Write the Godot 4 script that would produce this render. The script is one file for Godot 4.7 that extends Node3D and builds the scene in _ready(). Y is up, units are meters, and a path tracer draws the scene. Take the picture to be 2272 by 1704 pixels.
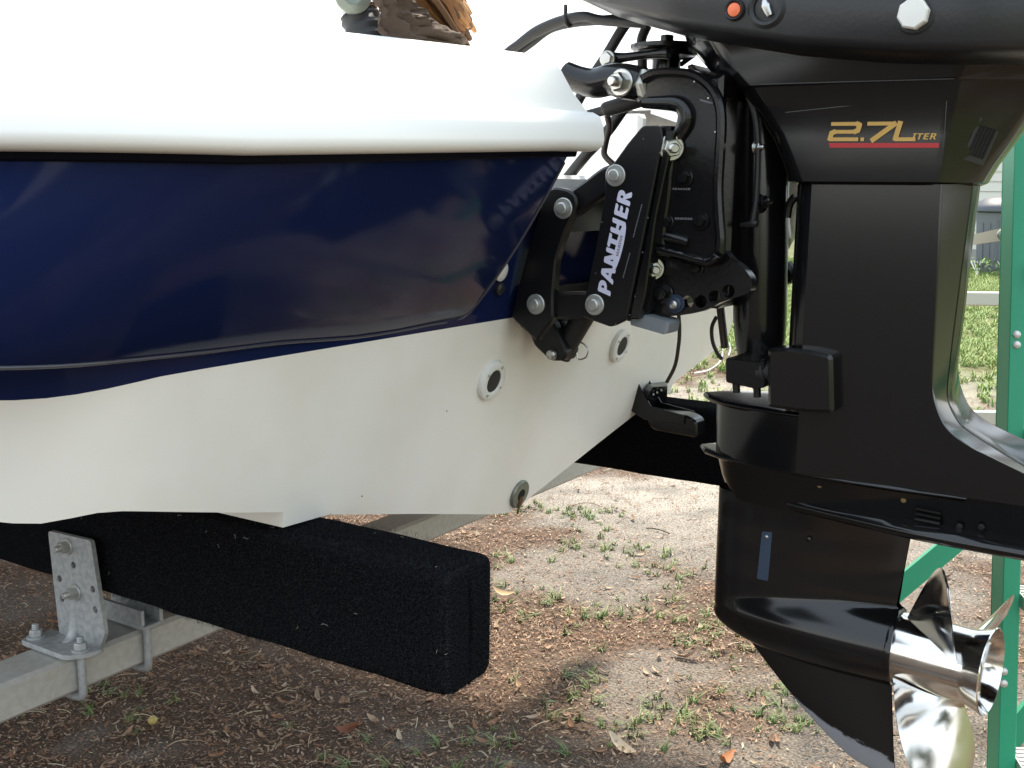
extends Node3D
# A boat's stern quarter on a trailer, with its outboard on a jack plate. Metres; x to starboard, y up, z aft.
# The transom leans: its plane is z = 0.25 * (y - 0.674), keel at (0, 0.674, 0). The outboard stands in the plane x = 0.

const RAKE := 0.25
const KEEL := 0.674

# ------------------------------------------------------------------ mesh builder
class Mb:
	var p := PackedVector3Array()
	var c := PackedColorArray()
	var col := Color.WHITE
	func tri(a: Vector3, b: Vector3, d: Vector3) -> void:
		p.append(a); p.append(b); p.append(d)
		c.append(col); c.append(col); c.append(col)
	func quad(a: Vector3, b: Vector3, d: Vector3, e: Vector3) -> void:
		tri(a, b, d); tri(a, d, e)
	func flip(from: int) -> void:
		for i in range(from, p.size(), 3):
			var t := p[i + 1]; p[i + 1] = p[i + 2]; p[i + 2] = t
			var k := c[i + 1]; c[i + 1] = c[i + 2]; c[i + 2] = k
	func orient(from: int) -> void:
		var m := Vector3.ZERO
		for i in range(from, p.size()): m += p[i]
		m /= maxf(1.0, p.size() - from)
		var v := 0.0
		for i in range(from, p.size(), 3):
			v += (p[i] - m).dot((p[i + 1] - m).cross(p[i + 2] - m))
		if v < 0.0: flip(from)
	func loft(rings: Array, cap0 := true, cap1 := true, closed := true, turn := true) -> void:
		var from := p.size()
		for k in range(rings.size() - 1):
			var a: PackedVector3Array = rings[k]
			var b: PackedVector3Array = rings[k + 1]
			var n := a.size()
			for i in range(n if closed else n - 1):
				var j := (i + 1) % n
				quad(a[i], a[j], b[j], b[i])
		if cap0: fan(rings[0], true)
		if cap1: fan(rings[-1], false)
		if turn: orient(from)
	func fan(r: PackedVector3Array, back: bool) -> void:
		var m := Vector3.ZERO
		for v in r: m += v
		m /= r.size()
		for i in r.size():
			var a := r[i]; var b := r[(i + 1) % r.size()]
			if back: tri(m, b, a)
			else: tri(m, a, b)
	func mesh(crease := 38.0) -> ArrayMesh:
		var nt := p.size() / 3
		var fn := PackedVector3Array(); fn.resize(nt)
		var un := PackedVector3Array(); un.resize(nt)
		var at := {}
		for t in nt:
			var a := p[t * 3]; var b := p[t * 3 + 1]; var d := p[t * 3 + 2]
			fn[t] = (b - a).cross(d - a) * 1e6
			un[t] = fn[t].normalized()
			for q in 3:
				var v := p[t * 3 + q] * 20000.0
				var key := Vector3i(roundi(v.x), roundi(v.y), roundi(v.z))
				if at.has(key): at[key].append(t)
				else: at[key] = [t]
		var lim := cos(deg_to_rad(crease))
		var P := PackedVector3Array(); P.resize(p.size())
		var N := PackedVector3Array(); N.resize(p.size())
		var C := PackedColorArray(); C.resize(p.size())
		for t in nt:
			for q in 3:
				var i := t * 3 + q
				var v := p[i] * 20000.0
				var s := Vector3.ZERO
				for o in at[Vector3i(roundi(v.x), roundi(v.y), roundi(v.z))]:
					if un[o].dot(un[t]) > lim: s += fn[o]
				if s.length_squared() < 1e-20: s = Vector3.UP
				var w: int = t * 3 + [0, 2, 1][q]
				P[w] = p[i]; N[w] = s.normalized(); C[w] = c[i]
		var arr := []
		arr.resize(Mesh.ARRAY_MAX)
		arr[Mesh.ARRAY_VERTEX] = P; arr[Mesh.ARRAY_NORMAL] = N; arr[Mesh.ARRAY_COLOR] = C
		var m := ArrayMesh.new()
		m.add_surface_from_arrays(Mesh.PRIMITIVE_TRIANGLES, arr)
		return m
	# ---- shapes
	func inset(poly: PackedVector2Array, d: float) -> PackedVector2Array:
		var n := poly.size(); var area := 0.0
		for i in n: area += poly[i].cross(poly[(i + 1) % n])
		var s := 1.0 if area > 0.0 else -1.0
		var out := PackedVector2Array()
		for i in n:
			var e0 := (poly[i] - poly[(i + n - 1) % n]).normalized()
			var e1 := (poly[(i + 1) % n] - poly[i]).normalized()
			var n0 := Vector2(-e0.y, e0.x) * s; var n1 := Vector2(-e1.y, e1.x) * s
			var m := n0 + n1
			var l := m.length_squared()
			out.append(poly[i] + (m * (2.0 / l) if l > 0.5 else m.normalized()) * d)
		return out
	func put(q: Vector2, w: float, axis: String) -> Vector3:
		return Vector3(w, q.y, q.x) if axis == "x" else Vector3(q.x, w, q.y) if axis == "y" else Vector3(q.x, q.y, w)
	func prism(poly: PackedVector2Array, a: float, b: float, bev := 0.002, axis := "x", xf := Transform3D.IDENTITY) -> void:
		# poly is (z, y) for axis x, (x, z) for axis y, (x, y) for axis z
		var from := p.size()
		var rings := []
		var inn := inset(poly, bev) if bev > 0.0 else poly
		var lv := [[inn, a], [poly, a + bev], [poly, b - bev], [inn, b]] if bev > 0.0 else [[poly, a], [poly, b]]
		for l in lv:
			var r := PackedVector3Array()
			for q in l[0]: r.append(xf * put(q, l[1], axis))
			rings.append(r)
		loft(rings, false, false, true, false)
		var t := Geometry2D.triangulate_polygon(inn)
		if t.is_empty(): print("cap failed ", poly.size(), " at ", xf * put(poly[0], a, axis))
		var r0: PackedVector3Array = rings[0]; var r1: PackedVector3Array = rings[-1]
		# winding of triangulation follows its own order, so match it to the ring
		var area := 0.0
		for i in poly.size(): area += poly[i].cross(poly[(i + 1) % poly.size()])
		for i in range(0, t.size(), 3):
			var ta := (inn[t[i + 1]] - inn[t[i]]).cross(inn[t[i + 2]] - inn[t[i]])
			if ta * area >= 0.0:
				tri(r1[t[i]], r1[t[i + 1]], r1[t[i + 2]]); tri(r0[t[i]], r0[t[i + 2]], r0[t[i + 1]])
			else:
				tri(r1[t[i]], r1[t[i + 2]], r1[t[i + 1]]); tri(r0[t[i]], r0[t[i + 1]], r0[t[i + 2]])
		orient(from)
	func box(at: Vector3, size: Vector3, bev := 0.003, basis := Basis.IDENTITY) -> void:
		var h := size / 2.0
		prism(PackedVector2Array([Vector2(-h.x, -h.y), Vector2(h.x, -h.y), Vector2(h.x, h.y), Vector2(-h.x, h.y)]), -h.z, h.z, minf(bev, minf(h.x, minf(h.y, h.z)) * 0.6), "z", Transform3D(basis, at))
	func bar(a: Vector3, b: Vector3, w: float, h: float, side := Vector3.UP, bev := 0.002) -> void:
		var d := (b - a).normalized()
		var s := d.cross(side).normalized()
		box((a + b) / 2.0, Vector3(w, h, a.distance_to(b)), bev, Basis(s, d.cross(s) * -1.0, s.cross(d.cross(s) * -1.0)))
	func lathe(prof: Array, at: Vector3, dir: Vector3, seg := 24, turn := 0.0) -> void:
		# prof: Vector2(radius, height along dir)
		var d := dir.normalized()
		var u := d.cross(Vector3.UP if absf(d.y) < 0.9 else Vector3.RIGHT).normalized()
		var v := d.cross(u)
		var rings := []
		for q in prof:
			var r := PackedVector3Array()
			for i in seg:
				var a := TAU * i / seg + turn
				r.append(at + d * q.y + (u * cos(a) + v * sin(a)) * maxf(q.x, 0.00005))
			rings.append(r)
		loft(rings, true, true)
	func tube(path: Array, r, seg := 10, sub := 6) -> void:
		var pts := PackedVector3Array()
		var rad := PackedFloat32Array()
		var n := path.size()
		for i in range(n - 1):
			var steps := sub if n > 2 else 1
			for k in steps:
				var t := float(k) / steps
				var p0: Vector3 = path[maxi(i - 1, 0)]; var p1: Vector3 = path[i]
				var p2: Vector3 = path[i + 1]; var p3: Vector3 = path[mini(i + 2, n - 1)]
				pts.append(0.5 * (2.0 * p1 + (p2 - p0) * t + (2.0 * p0 - 5.0 * p1 + 4.0 * p2 - p3) * t * t + (3.0 * p1 - p0 - 3.0 * p2 + p3) * t * t * t))
				rad.append(lerpf(r[i], r[i + 1], t) if r is Array else r)
		pts.append(path[-1]); rad.append(r[-1] if r is Array else r)
		var rings := []
		var d := (pts[1] - pts[0]).normalized()
		var u := d.cross(Vector3.UP if absf(d.y) < 0.9 else Vector3.RIGHT).normalized()
		for i in pts.size():
			d = (pts[mini(i + 1, pts.size() - 1)] - pts[maxi(i - 1, 0)]).normalized()
			u = (u - d * u.dot(d)).normalized()
			var v := d.cross(u)
			var ring := PackedVector3Array()
			for k in seg:
				var a := TAU * k / seg
				ring.append(pts[i] + (u * cos(a) + v * sin(a)) * rad[i])
			rings.append(ring)
		loft(rings)

func smooth(poly: Array, sub := 4, closed := true) -> PackedVector2Array:
	var out := PackedVector2Array()
	var n := poly.size()
	for i in range(n if closed else n - 1):
		var p0: Vector2 = poly[(i + n - 1) % n] if closed else poly[maxi(i - 1, 0)]
		var p1: Vector2 = poly[i]
		var p2: Vector2 = poly[(i + 1) % n]
		var p3: Vector2 = poly[(i + 2) % n] if closed else poly[mini(i + 2, n - 1)]
		for k in sub:
			var t := float(k) / sub
			out.append(0.5 * (2.0 * p1 + (p2 - p0) * t + (2.0 * p0 - 5.0 * p1 + 4.0 * p2 - p3) * t * t + (3.0 * p1 - p0 - 3.0 * p2 + p3) * t * t * t))
	if not closed: out.append(poly[n - 1])
	return out

func band(path: PackedVector2Array, w0: float, w1: float) -> PackedVector2Array:
	# a strip along an open path: w0 to its left, w1 to its right
	var l := PackedVector2Array(); var rr := PackedVector2Array()
	for i in path.size():
		var d := (path[mini(i + 1, path.size() - 1)] - path[maxi(i - 1, 0)]).normalized()
		var n := Vector2(-d.y, d.x)
		l.append(path[i] + n * w0); rr.append(path[i] - n * w1)
	rr.reverse()
	l.append_array(rr)
	return l

func rounded(poly: Array, r: float, n := 4) -> PackedVector2Array:
	var out := PackedVector2Array()
	var m := poly.size()
	for i in m:
		var a: Vector2 = poly[(i + m - 1) % m]; var b: Vector2 = poly[i]; var c: Vector2 = poly[(i + 1) % m]
		var k := minf(r, 0.45 * minf(a.distance_to(b), b.distance_to(c)))
		var s := b + (a - b).normalized() * k; var e := b + (c - b).normalized() * k
		for j in range(n + 1):
			var t := float(j) / n
			out.append(s * (1 - t) * (1 - t) + b * 2 * t * (1 - t) + e * t * t)
	return out

func with_holes(poly: PackedVector2Array, holes: Array, seg := 12) -> PackedVector2Array:
	# each hole (Vector3: centre, radius) is joined to the outline by a slit a tenth of a millimetre wide, straight up
	var out := poly
	for h in holes:
		var c := Vector2(h.x, h.y)
		var best := -1; var by := INF
		for i in out.size():
			var a := out[i]; var b := out[(i + 1) % out.size()]
			if (a.x - c.x) * (b.x - c.x) < 0.0:
				var y := a.y + (b.y - a.y) * (c.x - a.x) / (b.x - a.x)
				if y > c.y and y < by: by = y; best = i
		if best < 0: continue
		var right: bool = out[(best + 1) % out.size()].x > out[best].x
		var s := 1.0 if right else -1.0
		var ins := PackedVector2Array([Vector2(c.x - s * 0.00005, by)])
		for k in range(seg):
			var a := PI / 2 + (s * (TAU * (k + 0.02) / (seg - 1 + 0.04)))
			ins.append(c + Vector2(cos(a), sin(a)) * h.z)
		ins.append(Vector2(c.x + s * 0.00005, by))
		var q := PackedVector2Array()
		for i in out.size():
			q.append(out[i])
			if i == best: q.append_array(ins)
		out = q
	return out

# ------------------------------------------------------------------ things and parts
var taken := {}
func numbered(called: String) -> String:
	taken[called] = taken.get(called, -1) + 1
	return called if taken[called] == 0 else "%s_%03d" % [called, taken[called]]

func thing(called: String, label: String, category: String, at := Vector3.ZERO, group := "") -> Node3D:
	var o := Node3D.new()
	o.name = numbered(called)
	add_child(o)
	o.position = at
	o.set_meta("label", label)
	o.set_meta("category", category)
	if group: o.set_meta("group", group)
	return o

var off := Vector3.ZERO     # where the thing that is being built stands; its parts are written in world metres
func part(called: String, mb: Mb, m: Material, parent: Node3D, crease := 38.0, label := "") -> MeshInstance3D:
	var base := Vector3.ZERO
	var n: Node = parent
	while n != self:
		base += n.position
		n = n.get_parent()
	if base != Vector3.ZERO:
		for i in mb.p.size(): mb.p[i] -= base
	var o := MeshInstance3D.new()
	o.name = called
	o.mesh = mb.mesh(crease)
	o.material_override = m
	parent.add_child(o, true)
	if label: o.set_meta("label", label)
	return o

func structure(called: String, mesh: Mesh, m: Material) -> MeshInstance3D:
	var o := MeshInstance3D.new()
	o.name = called; o.mesh = mesh; o.material_override = m
	add_child(o, true)
	o.set_meta("kind", "structure")
	return o

func hexbolt(called: String, at: Vector3, dir: Vector3, r: float, m: Material, parent: Node3D, tall := 0.7, washer := 1.7, hexed := true) -> MeshInstance3D:
	var b := Mb.new()
	b.lathe([Vector2(r * washer, 0), Vector2(r * washer, r * 0.2), Vector2(r * washer * 0.93, r * 0.32)], at, dir, 24)
	var o := dir.normalized() * r * 0.32
	if hexed: b.lathe([Vector2(r, 0), Vector2(r, r * tall * 0.8), Vector2(r * 0.86, r * tall), Vector2(r * 0.3, r * tall * 1.02)], at + o, dir, 6, 0.3)
	else: b.lathe([Vector2(r, 0), Vector2(r, r * tall * 0.75), Vector2(r * 0.8, r * tall), Vector2(r * 0.2, r * tall * 1.05)], at + o, dir, 18)
	return part(called, b, m, parent)

func nutstud(called: String, at: Vector3, dir: Vector3, r: float, m: Material, parent: Node3D) -> MeshInstance3D:
	var b := Mb.new()
	var d := dir.normalized()
	b.lathe([Vector2(r * 1.6, 0), Vector2(r * 1.6, r * 0.25), Vector2(r * 1.5, r * 0.35)], at, d, 20)
	b.lathe([Vector2(r * 1.15, 0), Vector2(r * 1.15, r * 0.9), Vector2(r, r * 1.15)], at + d * r * 0.34, d, 6, 0.2)
	var prof := []
	for k in 8: prof.append(Vector2(r * (0.62 if k % 2 == 0 else 0.56), r * 0.16 * k))
	prof.append(Vector2(r * 0.45, r * 1.25))
	b.lathe(prof, at + d * r * 1.3, d, 16)
	return part(called, b, m, parent)

# ------------------------------------------------------------------ materials
func lin(r: float, g: float, b: float) -> Color:
	return Color(r, g, b).linear_to_srgb()

func noise(freq: float, seed_: int, oct := 4, type := FastNoiseLite.TYPE_SIMPLEX_SMOOTH) -> FastNoiseLite:
	var n := FastNoiseLite.new()
	n.seed = seed_; n.frequency = freq; n.fractal_octaves = oct; n.noise_type = type
	return n

func ntex(freq: float, seed_: int, lo: Color, hi: Color, size := 512, oct := 4, a := 0.25, z := 0.75) -> NoiseTexture2D:
	var t := NoiseTexture2D.new()
	t.width = size; t.height = size; t.seamless = true; t.noise = noise(freq, seed_, oct)
	var g := Gradient.new()
	g.offsets = PackedFloat32Array([a, z]); g.colors = PackedColorArray([lo, hi])
	t.color_ramp = g
	return t

func nnorm(freq: float, seed_: int, strength: float, size := 512, oct := 4) -> NoiseTexture2D:
	var t := NoiseTexture2D.new()
	t.width = size; t.height = size; t.seamless = true; t.noise = noise(freq, seed_, oct)
	t.as_normal_map = true; t.bump_strength = strength
	return t

func mat(r: float, g: float, b: float, rough: float, metal := 0.0) -> StandardMaterial3D:
	var m := StandardMaterial3D.new()
	m.albedo_color = lin(r, g, b); m.roughness = rough; m.metallic = metal
	return m

func planar(m: StandardMaterial3D, scale: float) -> StandardMaterial3D:
	m.uv1_triplanar = true; m.uv1_world_triplanar = true
	m.uv1_scale = Vector3.ONE * scale
	return m

func bumpy(m: StandardMaterial3D, tex: Texture2D, amount: float, scale: float) -> StandardMaterial3D:
	m.normal_enabled = true; m.normal_texture = tex; m.normal_scale = amount
	return planar(m, scale)

var M := {}
func make_materials() -> void:
	var fine := nnorm(0.05, 3, 3.0)
	var orange := nnorm(0.012, 5, 2.0, 512, 2)
	var smudge := ntex(0.012, 11, Color(0.35, 0.35, 0.35), Color(0.75, 0.75, 0.75), 512, 5)
	var w := mat(0.87, 0.845, 0.79, 0.25)
	w.albedo_texture = ntex(0.006, 8, Color(0.965, 0.96, 0.945), Color(1, 1, 1), 512, 6); M.white = planar(w, 0.9)
	M.white_cap = mat(0.92, 0.91, 0.88, 0.3)
	M.lip_glint = mat(0.06, 0.06, 0.075, 0.15)  # grey of the highlight painted along the lip edge
	var nv := mat(0.0075, 0.0135, 0.054, 0.07)
	nv.roughness = 0.1
	M.navy_shaded = mat(0.004, 0.004, 0.008, 0.5); M.navy_shaded.metallic_specular = 0.15  # navy darkened for the shadow under the rub rail
	nv.metallic_specular = 0.22
	M.navy = nv
	var bg := mat(0.004, 0.004, 0.0043, 0.22)
	bg.roughness = 0.15; bg.metallic_specular = 0.5
	bg.albedo_color = lin(0.036, 0.036, 0.037)
	bg.albedo_texture = ntex(0.16, 87, Color(0.42, 0.42, 0.43), Color(1, 1, 1), 1024, 3, 0.70, 0.9)
	M.black = planar(bg, 4.0)
	var bs := mat(0.012, 0.0125, 0.014, 0.36)
	M.cowl = bumpy(bs, fine, 0.12, 5.0)
	var bc := mat(0.005, 0.005, 0.0055, 0.3)
	bc.roughness = 0.2; bc.metallic_specular = 0.45
	M.cast = bumpy(bc, fine, 0.06, 4.0)
	M.plate_black = bumpy(mat(0.006, 0.006, 0.007, 0.35), fine, 0.05, 4.0)
	M.plate_black.metallic_specular = 0.4
	M.rubber = mat(0.012, 0.012, 0.013, 0.55)
	M.hole = mat(0.003, 0.003, 0.003, 0.9)
	var st := mat(0.68, 0.66, 0.63, 0.07, 1.0)
	st.roughness_texture = smudge; st.roughness = 0.24
	M.steel = planar(st, 4.0)
	M.bolt = mat(0.5, 0.5, 0.48, 0.32, 1.0)
	M.zinc_bolt = mat(0.45, 0.46, 0.44, 0.42, 0.7)
	var gv := mat(0.42, 0.43, 0.43, 0.55, 0.45)
	gv.albedo_texture = ntex(0.03, 23, Color(0.88, 0.89, 0.9), Color(1, 1, 1), 512, 5)
	M.galv = bumpy(gv, fine, 0.1, 5.0)
	var bm := mat(0.46, 0.45, 0.42, 0.5, 0.25)
	bm.albedo_texture = ntex(0.02, 29, Color(0.95, 0.945, 0.93), Color(1, 1, 1), 512, 5)
	M.beam = bumpy(bm, fine, 0.04, 6.0)
	var cp := mat(0.0135, 0.0145, 0.017, 1.0)
	cp.albedo_texture = ntex(0.09, 31, Color(0.5, 0.5, 0.5), Color(1, 1, 1), 512, 4)
	cp.metallic_specular = 0.1
	M.carpet = bumpy(cp, nnorm(0.12, 33, 8.0, 512, 3), 0.9, 5.0)
	M.anode = bumpy(mat(0.2, 0.22, 0.24, 0.6, 0.3), fine, 0.4, 8.0)
	M.green = bumpy(mat(0.010, 0.29, 0.145, 0.42), fine, 0.06, 5.0)
	M.alu = mat(0.62, 0.6, 0.56, 0.4, 0.6)
	M.gold = mat(0.5, 0.3, 0.07, 0.4, 0.2)
	M.red = mat(0.42, 0.004, 0.008, 0.35)
	M.print_white = mat(0.62, 0.62, 0.78, 0.5)
	M.print_grey = mat(0.12, 0.12, 0.13, 0.6)
	M.orange = mat(0.75, 0.16, 0.06, 0.5)
	M.plastic_white = mat(0.72, 0.71, 0.66, 0.35)
	M.bronze = bumpy(mat(0.22, 0.24, 0.2, 0.45, 0.7), fine, 0.5, 9.0)
	M.blue_label = mat(0.035, 0.055, 0.09, 0.3)
	M.blue_cap = mat(0.02, 0.032, 0.06, 0.4)
	M.paint = StandardMaterial3D.new(); M.paint.vertex_color_use_as_albedo = true; M.paint.roughness = 0.4
	M.matte = StandardMaterial3D.new(); M.matte.vertex_color_use_as_albedo = true; M.matte.roughness = 0.85
	M.wood = bumpy(M.matte.duplicate(), nnorm(0.03, 41, 6.0), 0.8, 6.0)
	M.brown_cable = mat(0.03, 0.017, 0.012, 0.45)

# ------------------------------------------------------------------ the setting
func relief(n: FastNoiseLite, x: float, z: float) -> float:
	return n.get_noise_2d(x, z) * 0.016 + n.get_noise_2d(x * 6.0 + 40.0, z * 6.0) * 0.006

func grassy(x: float, z: float) -> float:
	return maxf(smoothstep(4.5, 8.5, x + z * 0.15), smoothstep(2.6, 4.0, z + 0.1 * x))

var gn := noise(0.8, 71, 3)
var pn := noise(0.55, 72, 4)
var qn := noise(1.6, 73, 4)

var sand_spots := [Vector2(0.3227, -0.1744), Vector2(0.3652, -0.0564), Vector2(0.9501, -0.1174), Vector2(0.9452, -0.0221), Vector2(1.4119, -0.8076), Vector2(1.3659, -0.6389), Vector2(1.5067, -0.51), Vector2(1.9055, -0.0064), Vector2(1.8921, 0.3527), Vector2(-0.1265, -0.9579), Vector2(-0.0512, -0.9233), Vector2(0.2519, -0.4318), Vector2(1.1969, 0.1411), Vector2(1.985, -0.695)]
func bare(x: float, z: float) -> float:    # 1 where the grey sand shows, 0 under leaf litter
	var b := 0.42 + 1.2 * pn.get_noise_2d(x, z) + 0.8 * qn.get_noise_2d(x, z)
	b += 0.75 * exp(-(pow((x - 2.9) / 1.0, 2) + pow((z + 0.75) / 0.8, 2)))
	b += 0.45 * exp(-(pow((x - 2.4) / 0.9, 2) + pow((z - 0.5) / 0.6, 2)))
	b -= 1.2 * exp(-(pow((x - 0.2) / 0.8, 2) + pow((z + 0.8) / 0.6, 2)))
	for q in sand_spots: b += 0.4 * (1.0 + 1.2 * qn.get_noise_2d(x * 3.0, z * 3.0)) * exp(-q.distance_squared_to(Vector2(x, z)) / 0.03)
	b -= smoothstep(-1.4, -2.4, x)  # clears sand to port so the shade-dark soil shows
	return clampf(b, 0.0, 1.0)

func build_ground() -> void:
	var xs := PackedFloat32Array(); var zs := PackedFloat32Array()
	var v := -2.5
	while v < 5.0: xs.append(v); v += 0.05
	var st := 0.08
	while v < 160.0: xs.append(v); v += st; st *= 1.14
	v = -2.5; st = 0.3
	while v > -90.0: v -= st; xs.insert(0, v); st *= 1.3
	v = -3.2
	while v < 2.2: zs.append(v); v += 0.05
	st = 0.1
	while v < 120.0: zs.append(v); v += st; st *= 1.25
	v = -3.2; st = 0.1
	while v > -120.0: v -= st; zs.insert(0, v); st *= 1.2
	var P := PackedVector3Array(); var N := PackedVector3Array(); var C := PackedColorArray(); var I := PackedInt32Array()
	for z in zs:
		for x in xs:
			var h := relief(gn, x, z)
			P.append(Vector3(x, h, z))
			var e := 0.03
			N.append(Vector3(h - relief(gn, x + e, z), e, h - relief(gn, x, z + e)).normalized())
			var b := bare(x, z)
			var pale := clampf(exp(-(pow((x - 3.0) / 1.0, 2) + pow((z + 0.9) / 0.9, 2))) * 1.3 + smoothstep(2.0, 3.5, x), 0.0, 1.0)  # lighter sand stands in for the sunlit stretch to starboard
			var sand := Color(0.26, 0.228, 0.195).lerp(Color(0.46, 0.42, 0.365), pale); var soil := Color(0.15, 0.094, 0.06) if x > -2.0 else Color(0.062, 0.046, 0.034)  # port soil darkened to stand in for ground in tree shade
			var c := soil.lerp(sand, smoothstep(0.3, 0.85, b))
			c = c.lerp(Color(0.20, 0.19, 0.17), clampf(qn.get_noise_2d(x * 2.0 + 9.0, z * 2.0) * 1.4, 0.0, 0.7) * b)
			c = c.lerp(Color(0.17, 0.20, 0.06), grassy(x, z) * 0.9)
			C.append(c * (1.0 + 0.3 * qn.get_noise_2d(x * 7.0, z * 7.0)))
	var w := xs.size()
	for j in range(zs.size() - 1):
		for i in range(w - 1):
			var a := j * w + i
			I.append_array([a, a + 1, a + w + 1, a, a + w + 1, a + w])
	var arr := []; arr.resize(Mesh.ARRAY_MAX)
	arr[Mesh.ARRAY_VERTEX] = P; arr[Mesh.ARRAY_NORMAL] = N; arr[Mesh.ARRAY_COLOR] = C; arr[Mesh.ARRAY_INDEX] = I
	var m := ArrayMesh.new(); m.add_surface_from_arrays(Mesh.PRIMITIVE_TRIANGLES, arr)
	var gm := StandardMaterial3D.new()
	gm.vertex_color_use_as_albedo = true; gm.roughness = 0.95
	gm.albedo_texture = ntex(0.06, 77, Color(0.6, 0.58, 0.56), Color(1.0, 1.0, 1.0), 1024, 5)
	bumpy(gm, nnorm(0.07, 78, 8.0, 1024, 5), 0.6, 1.7)
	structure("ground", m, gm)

func multi(called: String, label: String, category: String, mesh: Mesh, m: Material, xf: Array, cols: Array) -> void:
	var mm := MultiMesh.new()
	mm.transform_format = MultiMesh.TRANSFORM_3D; mm.use_colors = true
	mm.mesh = mesh; mm.instance_count = xf.size()
	for i in xf.size():
		mm.set_instance_transform(i, xf[i])
		mm.set_instance_color(i, cols[i])
	var o := MultiMeshInstance3D.new()
	o.name = called; o.multimesh = mm; o.material_override = m
	add_child(o, true)
	o.set_meta("kind", "stuff"); o.set_meta("label", label); o.set_meta("category", category)

func flake(w: float, l: float, curl: float) -> ArrayMesh:
	var b := Mb.new()
	var rows := []
	for k in 5:
		var t := k / 4.0
		var hw := w * 0.5 * pow(sin(PI * clampf(t * 0.9 + 0.06, 0, 1)), 0.8)
		var y := curl * l * (4.0 * (t - 0.5) * (t - 0.5) - 0.3)
		rows.append([Vector3(-hw, y + hw * 0.5, (t - 0.5) * l), Vector3(0, y, (t - 0.5) * l), Vector3(hw, y + hw * 0.6, (t - 0.5) * l)])
	for k in 4:
		for s in 2: b.quad(rows[k][s], rows[k + 1][s], rows[k + 1][s + 1], rows[k][s + 1])
	return b.mesh(80.0)

func needle() -> ArrayMesh:
	var b := Mb.new()
	for k in 5:
		var t := k / 5.0; var u := (k + 1) / 5.0
		var f := func(q: float) -> Vector3: return Vector3(0.12 * sin(q * 2.6), 0.05 * sin(q * PI), q - 0.5)
		var a: Vector3 = f.call(t); var e: Vector3 = f.call(u)
		var h := Vector3(0.02, 0, 0); var g := Vector3(0, 0.03, 0)
		b.quad(a - h, e - h, e + g, a + g); b.quad(a + g, e + g, e + h, a + h)
	return b.mesh(80.0)

func tuft(r: RandomNumberGenerator, blades: int, h: float) -> ArrayMesh:
	var b := Mb.new()
	for i in blades:
		var a := r.randf() * TAU
		var dir := Vector3(cos(a), 0, sin(a)); var side := Vector3(-sin(a), 0, cos(a)) * (0.05 + 0.04 * r.randf()) * h
		var lean := 0.5 + 1.1 * r.randf(); var l := h * (0.5 + 0.7 * r.randf())
		var o := Vector3(r.randf() - 0.5, 0, r.randf() - 0.5) * h * 0.5
		var last := []
		for k in 4:
			var t := k / 3.0
			var c := o + dir * lean * l * t * t + Vector3.UP * l * (t - 0.35 * lean * t * t)
			var now := [c - side * (1.0 - t * 0.92), c + side * (1.0 - t * 0.92)]
			if k > 0: b.quad(last[0], last[1], now[1], now[0])
			last = now
	return b.mesh(60.0)

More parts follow.
